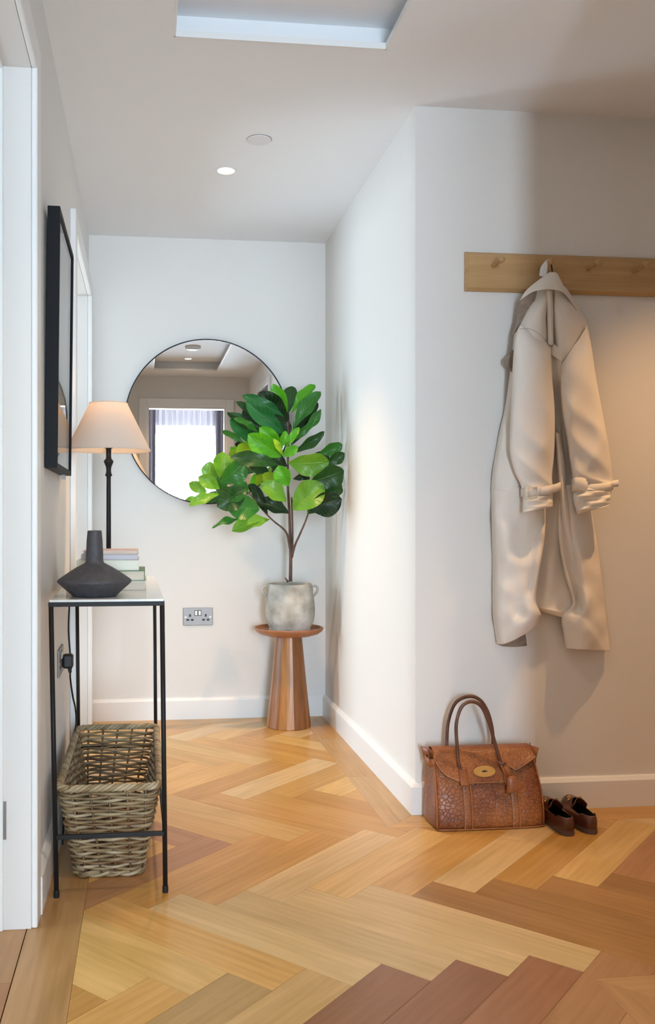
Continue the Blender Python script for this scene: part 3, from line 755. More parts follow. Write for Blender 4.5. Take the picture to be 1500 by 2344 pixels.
# ------------------------------------------------------------------ wicker basket
def basket():
    yc = 2.80; t = thing('wicker_basket', 'long grey-brown wicker basket with braided rim under the console table', 'basket', (-.10, yc, 0))
    HT = .262
    def outline(zz, n):
        k = zz/HT
        xl, xr = -.187+(-.229+.187)*k, -.010+(.038+.010)*k
        y0, y1 = 2.500+(2.452-2.500)*k, 3.10+(3.165-3.10)*k
        rc = .030
        pts = []; P = 2*((xr-xl)+(y1-y0))-8*rc+2*PI*rc
        segs = [((xl+rc, y0), (xr-rc, y0)), None, ((xr, y0+rc), (xr, y1-rc)), None, ((xr-rc, y1), (xl+rc, y1)), None, ((xl, y1-rc), (xl, y0+rc)), None]
        cc = [None, (xr-rc, y0+rc, -PI/2), None, (xr-rc, y1-rc, 0), None, (xl+rc, y1-rc, PI/2), None, (xl+rc, y0+rc, PI)]
        lens = [math.dist(*s) if s else PI/2*rc for s in segs]; P = sum(lens)
        for i in range(n):
            d = P*i/n
            for j in range(8):
                if d <= lens[j] or j == 7: break
                d -= lens[j]
            if segs[j]:
                a, b = segs[j]; q = d/lens[j]; dx, dy = b[0]-a[0], b[1]-a[1]; l = math.hypot(dx, dy)
                pts.append(((a[0]+dx*q, a[1]+dy*q), (dy/l, -dx/l)))
            else:
                x, y, an = cc[j]; an += d/rc
                pts.append(((x+rc*cs(an), y+rc*sn(an)), (cs(an), sn(an))))
        return pts
    NS = 38; per = 8; n = NS*per; rows = 25
    for k in range(rows):
        zz = .014+(HT-.038)*k/(rows-1)
        ol = outline(zz, n); ph = PI*(k % 2); pts = []
        wob = random.uniform(0, 6)
        for i, (p, nn) in enumerate(ol):
            s = i/per
            a = .0055*cs(PI*s+ph)
            pts.append((p[0]+nn[0]*a, p[1]+nn[1]*a, zz+.0016*sn(s*.9+wob)+.0018*sn(PI*s*.5+k)))
        mats = [M['willow'], M['willow'], M['willow3'], M['willow2'] if k % 3 == 0 else M['willow']]
        MB().tube(pts, [.0043+.0006*sn(i*.21+k) for i in range(n)], 7, closed=True).build('willow_strand', mats[k % 4], t, smooth=True)
    for i in range(NS):
        pts = []
        for zz in (.004, .08, .16, HT-.012):
            p, nn = outline(zz, NS)[i]
            pts.append((p[0], p[1], zz))
        MB().tube(pts, .0034, 6).build('stake', M['willow2'], t, smooth=True)
    # rope-like rims, top and foot
    def rope(zz, out, R, rr, turns, name, ms, drop=0, cnt=3):
        nn_ = 420; ol = outline(zz, nn_)
        for j in range(cnt):
            pts = []
            for i, (p, q) in enumerate(ol):
                a = 2*PI*(turns*i/nn_+j/cnt)
                dz = -drop*max(0, cs(2*PI*(i/nn_-.068)))**6
                pts.append((p[0]+q[0]*(out+R*cs(a)), p[1]+q[1]*(out+R*cs(a)), zz+dz+R*.9*sn(a)))
            MB().tube(pts, rr, 7, closed=True).build(name, ms[j % len(ms)], t, smooth=True)
    rope(HT-.005, .002, .0068, .0048, 30, 'rim_strand', [M['willow3'], M['willow'], M['willow3']], cnt=4)
    rope(.009, .001, .0045, .0052, 18, 'foot_strand', [M['willow'], M['willow3']], cnt=2)
    # woven base
    mb = MB()
    for i in range(40):
        y = 2.515+i*.0145
        mb.tube([(-.182+.006*j, y, .009+.0025*sn(j*.9+PI*(i % 2))) for j in range(29)], .0055, 5)
    tag(mb.build('base_weave', M['willow2'], t, smooth=True), kind='stuff')
basket()

# ------------------------------------------------------------------ plant stand
sx, sy = .674, 4.218
t = thing('plant_stand', 'acacia wood pedestal stand with dished tray and faceted tapering column', 'plant stand', (sx, sy, 0))
tr0 = .425
prof = [(.001, tr0), (.072, tr0), (.110, tr0+.004), (.142, tr0+.014), (.158, tr0+.026), (.1640, tr0+.037), (.1640, tr0+.041), (.160, tr0+.0425), (.1555, tr0+.040), (.150, tr0+.031), (.130, tr0+.0245), (.001, tr0+.0235)]
MB().lathe(prof, (sx, sy, 0), 72, cap=False).build('tray', M['acacia_x'], t, smooth=True)
NF = 9
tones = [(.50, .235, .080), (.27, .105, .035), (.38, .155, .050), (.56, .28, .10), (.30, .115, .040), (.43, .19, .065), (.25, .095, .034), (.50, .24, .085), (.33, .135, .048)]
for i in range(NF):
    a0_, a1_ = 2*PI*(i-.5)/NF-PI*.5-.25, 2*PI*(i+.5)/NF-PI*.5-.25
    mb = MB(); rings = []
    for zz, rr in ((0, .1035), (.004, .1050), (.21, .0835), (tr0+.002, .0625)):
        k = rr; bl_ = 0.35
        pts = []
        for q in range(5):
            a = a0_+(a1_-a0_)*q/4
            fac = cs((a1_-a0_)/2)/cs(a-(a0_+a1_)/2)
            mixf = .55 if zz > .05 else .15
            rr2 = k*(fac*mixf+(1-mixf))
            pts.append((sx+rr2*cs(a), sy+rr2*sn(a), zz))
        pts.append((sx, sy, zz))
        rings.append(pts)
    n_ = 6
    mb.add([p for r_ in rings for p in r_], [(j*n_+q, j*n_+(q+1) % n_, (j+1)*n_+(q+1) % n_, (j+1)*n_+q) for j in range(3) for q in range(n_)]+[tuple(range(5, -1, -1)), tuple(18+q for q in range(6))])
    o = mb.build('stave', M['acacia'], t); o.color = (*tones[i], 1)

# pot
pz = tr0+.0240
pc = (.678, 4.205, pz)
t = thing('plant_pot', 'weathered pale stone plant pot with two small ear handles', 'pot', pc)
prof = [(.080, 0), (.096, .001), (.0985, .005), (.0985, .012), (.0955, .016), (.103, .030), (.1125, .052), (.1165, .080), (.1170, .110), (.1150, .140), (.1120, .164), (.1085, .172), (.1090, .178), (.1080, .200), (.1055, .214), (.1040, .222), (.1000, .2245), (.0960, .222), (.0960, .205)]
MB().lathe(prof, pc, 64).build('body', M['pot'], t, smooth=True)
MB().lathe([(.001, .206), (.05, .208), (.0955, .204)], pc, 32).build('soil', M['soil'], t, smooth=True)
for s in (-1, 1):
    MB().tube(spline([(pc[0]+s*.104, pc[1], pz+.208), (pc[0]+s*.120, pc[1], pz+.2115), (pc[0]+s*.1315, pc[1], pz+.202), (pc[0]+s*.130, pc[1], pz+.185), (pc[0]+s*.120, pc[1], pz+.172), (pc[0]+s*.110, pc[1], pz+.164)], 18), [.0058]*18, 10).build('handle', M['pot'], t, smooth=True)

# ------------------------------------------------------------------ fiddle leaf fig
fig = thing('fiddle_leaf_fig', 'fiddle-leaf fig with broad glossy green leaves on a forked brown stem', 'plant', (.675, 4.20, pz+.206))
def PC(cx, cy, Y): return W(430+cx/3.947, 860+cy/3.947, Y)     # pixel coordinates in an enlarged image crop of the plant
YF = 4.16
MB().tube(spline([PC(928, 1860, 4.20), PC(930, 1640, 4.20), PC(925, 1450, 4.20), PC(918, 1240, 4.19), PC(905, 1000, 4.17), PC(905, 760, 4.16), PC(912, 560, 4.15), PC(900, 400, 4.15), PC(885, 300, 4.15)], 60),
          [.0088-.0062*i/59 for i in range(60)], 10).build('trunk', M['bark'], fig, smooth=True)
MB().tube(spline([PC(945, 1640, 4.197), PC(948, 1500, 4.19), PC(945, 1300, 4.18), PC(938, 1100, 4.15)], 24), .0045, 8).build('branch', M['bark'], fig, smooth=True)
MB().tube(spline([PC(922, 1560, 4.20), PC(900, 1440, 4.18), PC(860, 1380, 4.16), PC(790, 1325, 4.13), PC(720, 1260, 4.10), PC(640, 1170, 4.08), PC(540, 1050, 4.07), PC(400, 990, 4.07), PC(290, 930, 4.07)], 50),
          [.0056-.004*i/49 for i in range(50)], 8).build('branch', M['bark'], fig, smooth=True)
MB().tube(spline([PC(940, 1640, 4.20), PC(970, 1530, 4.16), PC(1010, 1440, 4.12), PC(1062, 1320, 4.07), PC(1090, 1240, 4.03), PC(1140, 1100, 4.00), PC(1220, 950, 3.98), PC(1260, 830, 3.97)], 44),
          [.0060-.004*i/43 for i in range(44)], 8).build('branch', M['bark'], fig, smooth=True)
MB().tube([PC(905, 1862, 4.17), PC(895, 1845, 4.165), PC(880, 1826, 4.16)], [.005, .004, .003], 7).build('twig', M['bark'], fig, smooth=True)
def leaf(bx_, by_, tx_, ty_, wpx, mat, Yb, Yt, roll=0., curl=.30, cup=.48):
    wpx *= 1.12; tx_ += (tx_-bx_)*.10; ty_ += (ty_-by_)*.10; roll += random.uniform(-.35, .35)
    A = PC(bx_, by_, Yb); Bp = PC(tx_, ty_, Yt)
    L_ = (Bp-A).length; d = (Bp-A).normalized()
    view = Vector((A.x, A.y, A.z-CAMH)).normalized()
    nrm = -(view-d*view.dot(d)).normalized()          # facing the hall
    side = d.cross(nrm).normalized()
    nr = (nrm*cs(roll)+side*sn(roll)); sd = d.cross(nr).normalized()
    # world width from image crop px at this depth
    wid = wpx/3.947*A.y/FPX/2*1.02/max(.35, abs(cs(roll)))
    nu, nv = 16, 10
    vs = []; uv = []
    ph = random.uniform(0, 6)
    for i in range(nu+1):
        u_ = i/nu
        # petiole then obovate blade
        wd = wid*(math.sin(PI*min(1, max(0, u_))**1.25))**.62 if 0 < u_ < 1 else 0
        wd *= .78+.32*u_
        if u_ < .05: wd *= .3
        wd = max(wd, .0012)
        for j in range(nv+1):
            v_ = j/nv*2-1
            zz = cup*abs(v_)**1.5*wd - curl*L_*(u_-.35)**2 + .055*L_*sn(u_*12+ph+v_*1.5)*abs(v_)*min(1, wd/wid)
            zz += .006*(abs(sn(u_*9*PI-abs(v_)*2.6)))*(1-abs(v_))*min(1, wd/wid)*.35
            vs.append(A+d*(L_*u_)+sd*(v_*wd)+nr*zz); uv.append((u_, j/nv))
    # keep off the walls
    vs = [Vector((min(p.x, XR-.008-.0), min(p.y, YB-.03), p.z)) for p in vs]
    fs = [(i*(nv+1)+j, (i+1)*(nv+1)+j, (i+1)*(nv+1)+j+1, i*(nv+1)+j+1) for i in range(nu) for j in range(nv)]
    mb = MB(); mb.add(vs, fs)
    o = mb.build('leaf', LEAF[mat], fig, smooth=True)
    ul = o.data.uv_layers.new(name='uv')
    for lp in o.data.loops: ul.data[lp.index].uv = uv[lp.vertex_index]
    return o
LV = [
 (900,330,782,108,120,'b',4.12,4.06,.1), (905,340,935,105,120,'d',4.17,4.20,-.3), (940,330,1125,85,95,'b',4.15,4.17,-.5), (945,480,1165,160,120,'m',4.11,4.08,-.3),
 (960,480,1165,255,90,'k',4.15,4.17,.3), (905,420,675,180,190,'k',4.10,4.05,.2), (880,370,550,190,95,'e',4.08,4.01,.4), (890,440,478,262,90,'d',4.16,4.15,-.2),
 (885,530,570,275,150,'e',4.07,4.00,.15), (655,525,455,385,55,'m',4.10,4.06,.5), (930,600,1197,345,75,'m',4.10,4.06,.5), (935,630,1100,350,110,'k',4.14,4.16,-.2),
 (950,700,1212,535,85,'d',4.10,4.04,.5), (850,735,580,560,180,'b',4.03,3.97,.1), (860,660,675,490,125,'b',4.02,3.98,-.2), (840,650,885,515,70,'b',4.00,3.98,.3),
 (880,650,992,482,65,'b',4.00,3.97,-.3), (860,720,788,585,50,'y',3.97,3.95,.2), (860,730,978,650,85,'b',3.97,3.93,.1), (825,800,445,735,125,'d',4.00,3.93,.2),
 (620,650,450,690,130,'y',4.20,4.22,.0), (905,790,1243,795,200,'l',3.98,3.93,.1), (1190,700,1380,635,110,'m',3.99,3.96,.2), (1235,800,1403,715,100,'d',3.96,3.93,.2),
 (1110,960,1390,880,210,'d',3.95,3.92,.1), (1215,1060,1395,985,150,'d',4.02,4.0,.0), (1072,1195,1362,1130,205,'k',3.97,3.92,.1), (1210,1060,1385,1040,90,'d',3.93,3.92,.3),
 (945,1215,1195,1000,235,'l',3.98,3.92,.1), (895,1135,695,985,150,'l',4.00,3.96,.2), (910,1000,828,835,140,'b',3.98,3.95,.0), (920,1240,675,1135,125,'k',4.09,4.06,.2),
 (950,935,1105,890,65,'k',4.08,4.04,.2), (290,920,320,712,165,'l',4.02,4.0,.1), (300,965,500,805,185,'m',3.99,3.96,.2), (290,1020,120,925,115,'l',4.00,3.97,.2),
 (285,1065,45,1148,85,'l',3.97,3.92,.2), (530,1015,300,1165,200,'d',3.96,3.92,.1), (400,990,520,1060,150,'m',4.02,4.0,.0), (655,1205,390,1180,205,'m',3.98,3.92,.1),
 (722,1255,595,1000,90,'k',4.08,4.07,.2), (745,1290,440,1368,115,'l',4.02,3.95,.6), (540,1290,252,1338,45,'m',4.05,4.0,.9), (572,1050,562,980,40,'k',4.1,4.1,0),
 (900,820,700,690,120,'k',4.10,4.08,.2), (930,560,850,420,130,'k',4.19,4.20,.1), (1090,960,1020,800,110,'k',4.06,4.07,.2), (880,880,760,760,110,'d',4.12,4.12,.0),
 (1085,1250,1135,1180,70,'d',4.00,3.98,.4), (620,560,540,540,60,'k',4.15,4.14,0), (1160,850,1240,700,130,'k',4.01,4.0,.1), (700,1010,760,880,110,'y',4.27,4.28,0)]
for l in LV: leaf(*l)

# ------------------------------------------------------------------ peg rail
rz0, rz1, rx0, rx1 = 1.738, 1.868, 1.060, 2.08
t = thing('peg_rail', 'pale oak board of round coat pegs across the right wall', 'coat rack', ((rx0+rx1)/2, YP, rz0))
mb = MB(); bvl = .010; yb_, ym_, yf_ = YP-.001, YP-.010, YP-.021
def ringr(i, y): return [(rx0+i, y, rz0+i), (rx1-i, y, rz0+i), (rx1-i, y, rz1-i), (rx0+i, y, rz1-i)]
vs = ringr(0, yb_)+ringr(0, ym_)+ringr(bvl, yf_)
mb.add(vs, [(0, 1, 2, 3)]+[(j*4+i, j*4+(i+1) % 4, (j+1)*4+(i+1) % 4, (j+1)*4+i) for j in range(2) for i in range(4)]+[(8, 9, 10, 11)])
mb.build('board', M['oak_rail'], t, fix=True)
for i in range(6):
    x = 1.153+.166*i; zc = 1.822
    if x > rx1-.04: break
    pr = [(.0085, 0), (.0072, .012), (.0062, .035), (.0062, .050), (.0070, .056), (.0105, .062), (.0118, .069), (.0112, .076), (.0070, .081), (.001, .0825)]
    mb = MB(); n = 20
    rows = [[(x+rr*cs(2*PI*k/n), yf_-d, zc+rr*sn(2*PI*k/n)) for k in range(n)] for rr, d in pr]
    mb.grid(rows, closed=True); mb.build('peg', M['oak_rail'], t, smooth=True, fix=True)

# ------------------------------------------------------------------ trench coat
coat = thing('trench_coat', 'ecru belted-cuff cotton coat hanging by its collar from a rail peg', 'coat', (1.33, YP-.06, .56))
def CW(x, y, d): return W(x, y, YP-d)
def wr(p, a=.0016):
    q = sn(p[0]*.047+p[1]*.021+1.1*sn(p[1]*.017))
    r = sn(p[0]*.030-p[1]*.043+1.4*sn(p[0]*.023))
    return a*(sn(p[0]*.085+p[1]*.031)+.6*sn(p[0]*.05-p[1]*.052+1.3)+.4*sn(p[1]*.11+p[0]*.02)+1.5*(.6-abs(q))+1.2*(.6-abs(r)))
def sheet(name, ctrl, nu=60, nv=80, mat=None, thick=.0022, wrk=.0016, par=None):
    g = net(ctrl, nu, nv)
    rows = [[CW(p[0], p[1], max(.006, p[2]+wr(p, wrk))) for p in r] for r in g]
    mb = MB(); mb.grid(rows)
    return mb.build(name, mat or M['coat'], par or coat, smooth=True, solid=thick)
# body: control net rows of (x, y, distance off the wall)
body = [
 [(1240,655,.070),(1245,650,.078),(1252,646,.086),(1259,644,.090),(1264,643,.088),(1270,643,.090),(1276,646,.092),(1283,650,.084),(1290,655,.078),(1296,660,.066)],
 [(1207,700,.050),(1216,700,.080),(1230,702,.096),(1245,703,.104),(1254,706,.082),(1262,706,.070),(1272,702,.100),(1290,701,.106),(1308,700,.086),(1321,700,.050)],
 [(1182,750,.030),(1192,752,.070),(1212,756,.098),(1236,758,.108),(1256,760,.084),(1266,760,.070),(1278,757,.104),(1305,755,.112),(1330,752,.082),(1346,748,.034)],
 [(1172,830,.020),(1186,830,.060),(1206,832,.080),(1236,832,.088),(1260,832,.074),(1270,832,.058),(1284,832,.084),(1310,832,.090),(1338,832,.066),(1352,832,.024)],
 [(1160,920,.016),(1170,920,.045),(1200,920,.062),(1240,920,.062),(1262,920,.046),(1274,920,.034),(1290,920,.060),(1315,920,.070),(1340,920,.055),(1358,920,.020)],
 [(1143,1000,.014),(1155,1000,.046),(1190,1000,.060),(1240,1000,.056),(1268,1000,.042),(1282,1000,.055),(1290,1000,.036),(1315,1000,.062),(1340,1000,.050),(1350,1000,.018)],
 [(1128,1090,.012),(1142,1090,.052),(1180,1090,.070),(1235,1090,.052),(1266,1090,.032),(1283,1090,.066),(1298,1090,.036),(1315,1090,.060),(1335,1090,.046),(1348,1090,.016)],
 [(1127,1150,.012),(1142,1150,.058),(1180,1156,.066),(1235,1160,.050),(1262,1160,.026),(1280,1150,.055),(1300,1150,.070),(1316,1150,.058),(1336,1150,.044),(1350,1150,.014)],
 [(1135,1230,.008),(1150,1230,.030),(1182,1240,.030),(1230,1235,.024),(1250,1232,.020),(1272,1232,.032),(1292,1232,.030),(1322,1232,.030),(1346,1232,.020),(1364,1232,.012)],
 [(1135,1320,.008),(1150,1320,.026),(1185,1325,.026),(1222,1322,.020),(1236,1320,.018),(1262,1322,.044),(1290,1320,.030),(1326,1320,.030),(1352,1320,.020),(1368,1322,.008)],
 [(1136,1375,.008),(1150,1376,.026),(1180,1376,.026),(1216,1378,.026),(1230,1380,.024),(1256,1386,.050),(1294,1388,.038),(1326,1380,.030),(1358,1378,.020),(1374,1380,.008)],
 [(1138,1390,.008),(1152,1390,.024),(1182,1390,.024),(1216,1390,.026),(1230,1390,.026),(1256,1396,.052),(1292,1402,.044),(1326,1396,.030),(1360,1394,.020),(1376,1394,.008)],
 [(1140,1400,.010),(1154,1400,.020),(1184,1400,.020),(1218,1398,.020),(1232,1396,.020),(1256,1403,.040),(1290,1412,.036),(1326,1408,.024),(1362,1406,.018),(1378,1406,.010)]]
bd = sheet('coat_body', body, 110, 130, wrk=.0024)
sheet('hem_facing', [[(1140,1474,.012),(1165,1470,.020),(1202,1448,.016)], [(1150,1478,.010),(1180,1480,.014),(1206,1478,.012)]], 12, 6, M['coat_in'])
sheet('front_panel', [
 [(1127,1120,.014),(1134,1120,.050),(1160,1122,.066),(1196,1126,.068),(1225,1130,.066),(1246,1134,.060),(1252,1136,.040)],
 [(1127,1173,.012),(1136,1173,.058),(1164,1178,.078),(1196,1182,.062),(1226,1186,.070),(1246,1186,.068),(1249,1188,.030)],
 [(1128,1232,.012),(1138,1232,.066),(1160,1236,.090),(1190,1244,.060),(1218,1240,.062),(1243,1236,.086),(1244,1236,.030)],
 [(1129,1280,.012),(1140,1280,.068),(1166,1284,.094),(1194,1290,.088),(1216,1286,.084),(1236,1282,.092),(1237,1282,.032)],
 [(1129,1330,.012),(1140,1330,.066),(1166,1332,.084),(1196,1336,.096),(1214,1332,.080),(1228,1328,.088),(1229,1328,.034)],
 [(1129,1375,.012),(1140,1376,.064),(1166,1378,.088),(1192,1380,.082),(1210,1378,.088),(1223,1374,.082),(1225,1374,.036)],
 [(1130,1408,.012),(1142,1410,.062),(1166,1408,.092),(1190,1402,.072),(1212,1400,.098),(1232,1402,.096),(1237,1404,.040)],
 [(1134,1442,.012),(1146,1440,.060),(1170,1434,.078),(1194,1428,.096),(1216,1420,.098),(1230,1416,.088),(1235,1410,.040)],
 [(1139,1474,.014),(1152,1474,.044),(1172,1467,.058),(1192,1456,.066),(1210,1446,.072),(1226,1432,.066),(1232,1420,.030)]], 50, 80, wrk=.0036)
sheet('front_panel', [
 [(1284,1110,.040),(1288,1110,.062),(1300,1110,.066),(1320,1110,.060),(1340,1110,.050),(1348,1110,.014)],
 [(1278,1173,.036),(1281,1173,.066),(1296,1174,.064),(1312,1175,.076),(1338,1175,.052),(1352,1175,.012)],
 [(1282,1247,.036),(1285,1247,.074),(1300,1248,.060),(1322,1248,.088),(1348,1248,.058),(1367,1248,.012)],
 [(1296,1321,.036),(1299,1321,.072),(1312,1322,.056),(1336,1324,.092),(1360,1324,.056),(1377,1324,.012)],
 [(1312,1380,.036),(1315,1380,.062),(1324,1384,.052),(1342,1386,.094),(1366,1386,.058),(1384,1386,.012)],
 [(1288,1412,.034),(1292,1412,.050),(1314,1416,.074),(1340,1420,.080),(1370,1420,.064),(1388,1422,.012)],
 [(1291,1446,.024),(1295,1448,.044),(1318,1452,.070),(1344,1450,.086),(1374,1452,.054),(1392,1454,.014)],
 [(1297,1484,.020),(1300,1484,.038),(1324,1486,.056),(1348,1487,.066),(1374,1489,.050),(1396,1490,.014)]], 50, 80, wrk=.0036)
def tubex(name, keys, n=36, m=80, mat=None, par=None, fold=.004, seed=0, thick=.002):
    """keys: (xl, yl, xr, yr, dback, dfront)"""
    ks = spline(keys, m); rows = []
    for i, (xl, yl, xr, yr, db, df) in enumerate(ks):
        ring = []
        for k in range(n):
            a = 2*PI*k/n; c_, s_ = cs(a), sn(a)
            px = (xl+xr)/2+(xr-xl)/2*math.copysign(abs(c_)**.85, c_); py = (yl+yr)/2+(yr-yl)/2*c_
            d = (db+df)/2+(df-db)/2*math.copysign(abs(s_)**.8, s_)
            if s_ > 0:
                v = i/m*9
                d += fold*1.25*s_*(1.1-1.7*abs(sn(v*.95+c_*1.3+seed))+.6*sn(c_*4+v*.8+seed*2)+.9-1.3*abs(sn(v*1.7-c_*1.9+seed*1.7)))*(.35+.65*min(1, i/m*2.2))
            ring.append(CW(px, py, max(.008, d)))
        rows.append(ring)
    mb = MB(); mb.grid(rows, closed=True)
    return mb.build(name, mat or M['coat'], par or coat, smooth=True, solid=thick)
tubex('sleeve', [(1192,742,1262,792,.060,.100),(1180,772,1262,815,.050,.128),(1173,850,1264,860,.046,.136),(1170,930,1270,930,.050,.136),(1167,1000,1271,1000,.054,.134),(1168,1040,1268,1048,.060,.128),(1178,1080,1264,1090,.066,.124),(1192,1110,1266,1114,.070,.120),(1197,1130,1264,1128,.072,.122)], seed=1)
tubex('sleeve', [(1284,838,1344,744,.056,.100),(1284,870,1354,790,.050,.126),(1285,915,1366,870,.048,.132),(1290,960,1379,940,.050,.134),(1298,1000,1390,1000,.052,.134),(1305,1050,1398,1050,.056,.130),(1311,1090,1402,1090,.060,.126),(1313,1108,1404,1106,.062,.122),(1315,1122,1402,1122,.062,.120)], seed=4, fold=.005)
# cuffs below the straps, flared
tubex('cuff', [(1198,1122,1264,1122,.072,.120),(1197,1145,1266,1136,.068,.130),(1196,1174,1266,1159,.066,.136)], m=24, fold=.003, seed=2)
tubex('cuff', [(1316,1112,1402,1112,.062,.120),(1312,1140,1400,1132,.062,.132),(1322,1178,1398,1156,.060,.136)], m=24, fold=.006, seed=3)
# cuff straps
def strap(name, pts, hh, d, thick=.0025, mat=None, par=None):
    """pts (x, y, d) centre line; hh half height px"""
    g = spline(pts, 30); rows = [[CW(p[0], p[1]-hh, p[2]) for p in g], [CW(p[0], p[1], p[2]+.001) for p in g], [CW(p[0], p[1]+hh, p[2]) for p in g]]
    mb = MB(); mb.grid(rows); return mb.build(name, mat or M['coat'], par or coat, smooth=True, solid=thick)
st = strap('cuff_strap', [(1194,1128,.088),(1203,1128,.114),(1225,1126,.126),(1250,1122,.127),(1268,1118,.120),(1283,1113,.104)], 9.5, 0)
def rframe(name, x0, x1, y0, y1, d, tpx, mat, par, sk=0):
    P = [CW(x0, y0, d), CW(x1, y0+sk, d), CW(x1, y1+sk, d), CW(x0, y1, d)]
    return MB().tube([P[0]]+[P[0].lerp(P[1], .5), P[1], P[1].lerp(P[2], .5), P[2], P[2].lerp(P[3], .5), P[3], P[3].lerp(P[0], .5)], tpx, 8, closed=True).build(name, mat, par, smooth=True)
rframe('buckle', 1203, 1230, 1117, 1141, .131, .0024, M['coat_hw'], st, -2)
MB().tube([CW(1213, 1119, .132), CW(1214, 1140, .132)], .0018, 8).build('buckle_bar', M['coat_hw'], st, smooth=True)
strap('strap_tip', [(1238,1125,.131),(1248,1124,.132),(1261,1122,.129)], 8.5, 0, mat=M['coat_tab'], par=st)
st = strap('cuff_strap', [(1343,1118,.118),(1365,1117,.127),(1388,1114,.120),(1403,1112,.100)], 9.5, 0)
strap('strap_loop', [(1311,1112,.100),(1318,1108,.120),(1332,1108,.127),(1345,1112,.122)], 15, 0, par=st)
strap('strap_tip', [(1402,1108,.112),(1409,1107,.110),(1415,1106,.104)], 7.5, 0, mat=M['coat_tab'], par=st)
# collar: cape-like fall over the peg, inside of the stand showing at left
sheet('collar', [
 [(1254,628,.084),(1258,625,.090),(1264,624,.094),(1270,624,.092),(1276,628,.084)],
 [(1230,645,.088),(1246,640,.104),(1262,638,.110),(1278,642,.104),(1288,652,.086)],
 [(1206,665,.086),(1232,656,.112),(1260,652,.122),(1284,660,.116),(1300,676,.088)],
 [(1191,688,.080),(1222,668,.118),(1262,663,.128),(1292,672,.120),(1321,711,.070)]], 40, 24, wrk=.0008)
sheet('collar_underside', [
 [(1192,686,.080),(1203,676,.090),(1218,669,.094),(1230,664,.094)],
 [(1188,705,.070),(1198,700,.078),(1212,697,.080),(1222,692,.082)],
 [(1182,740,.060),(1186,733,.066),(1196,726,.070),(1204,720,.070)],
 [(1171,772,.052),(1174,768,.054),(1177,764,.056),(1181,758,.056)]], 24, 24, M['coat_in'], wrk=.0005)
sheet('lapel_tip', [[(1174,803,.040),(1180,800,.046),(1184,796,.040)], [(1153,826,.040),(1166,824,.046),(1182,824,.040)], [(1172,852,.036),(1176,848,.040),(1180,840,.036)]], 14, 14, M['coat_in'], wrk=0)
# seams and the pleat behind the yoke
def seam(pts, r=.0007, name='seam', mat=None):
    MB().tube([CW(*p) for p in spline(pts, 30)], r, 5).build(name, mat or M['coat_in'], coat, smooth=True)
seam([(1190,753,.104),(1206,752,.120),(1224,757,.126),(1244,773,.126),(1260,792,.116)], .0006)
seam([(1344,747,.076),(1330,766,.118),(1315,788,.130),(1300,812,.124),(1288,830,.110)], .0006)
sheet('back_pleat', [[(1252,664,.104),(1258,664,.110),(1264,664,.104)], [(1254,720,.098),(1260,720,.108),(1266,720,.094)], [(1256,788,.094),(1262,790,.104),(1266,788,.090)]], 10, 20, wrk=0)
sheet('yoke_edge', [[(1261,780,.076),(1272,790,.090),(1286,800,.096)], [(1261,812,.074),(1272,818,.086),(1287,828,.092)]], 12, 8, wrk=0)
seam([(1148,1138,.066),(1168,1126,.074),(1190,1112,.072)], .0006)
sheet('inner_fold', [[(1270,990,.070),(1275,990,.086),(1281,992,.064)], [(1276,1050,.074),(1282,1050,.090),(1292,1054,.066)], [(1281,1105,.076),(1287,1106,.092),(1296,1110,.068)], [(1286,1165,.074),(1294,1168,.090),(1306,1172,.066)], [(1292,1225,.060),(1304,1230,.080),(1320,1236,.062)], [(1306,1300,.050),(1322,1305,.070),(1342,1310,.055)]], 12, 40, wrk=.0006)
# hanging loop and label
MB().tube(spline([tuple(CW(1248, 640, .085)), tuple(CW(1247, 612, .078)), tuple(CW(1254, 597, .070)), tuple(CW(1262, 605, .072)), tuple(CW(1266, 632, .088))], 24), .0022, 8).build('hanging_loop', M['slot'], coat, smooth=True)
sheet('collar_label', [[(1250,596,.088),(1254,595,.090)], [(1238,612,.082),(1253,618,.086)], [(1235,632,.080),(1250,634,.084)]], 10, 14, M['hanger'], wrk=0)

# ------------------------------------------------------------------ handbag
by = 2.745; bagx = 1.084
bag = thing('handbag', 'tan embossed leather handbag with two tall handles and brass oval lock', 'bag', (bagx, by+.06, 0))
def bagpt(u, z, side):
    """side: 'F' front face point, 'B' back; u in -1..1, z metres"""
    k = z/.235
    hw = .177-.012*k+.004*sn(PI*k)
    yf = by-.008+.078*k**1.35-.014*sn(PI*min(1, k*1.05))
    yb = by+.137-.006*k
    e = abs(u)**6
    return Vector((bagx+u*hw, (yf+.010*e) if side == 'F' else (yb-.006*e), z))
# body loft
rows = []
ZS = [.001, .004, .012, .03, .06, .09, .12, .15, .18, .205, .222, .232]
for z_ in ZS:
    rr = []
    ins = .010 if z_ < .002 else (.004 if z_ < .006 else 0)
    for i in range(21):
        u = -1+2*i/20; p = bagpt(u, z_, 'F'); p.y += ins; p.x -= math.copysign(ins, u)*(abs(u) > .95); p.y += .0025*sn(u*7+z_*30)*(.2+z_*3); rr.append(p)
    pinch = .016*sn(PI*min(1, z_/.235*.9))
    a, b = rr[-1], bagpt(1, z_, 'B')
    for q in (.25, .5, .75): p = a.lerp(b, q); p.x += -pinch*sn(PI*q)*(.4+z_*3)+.004; rr.append(p)
    for i in range(9): u = 1-2*i/8; p = bagpt(u, z_, 'B'); p.y -= ins; rr.append(p)
    a, b = rr[-1], rr[0]
    for q in (.25, .5, .75): p = a.lerp(b, q); p.x -= -pinch*sn(PI*q)*(.4+z_*3)+.004; rr.append(p)
    rows.append(rr)
mb = MB(); mb.grid(rows, closed=True); n_ = len(rows[0]); mb.f.append(tuple(range(n_-1, -1, -1)))
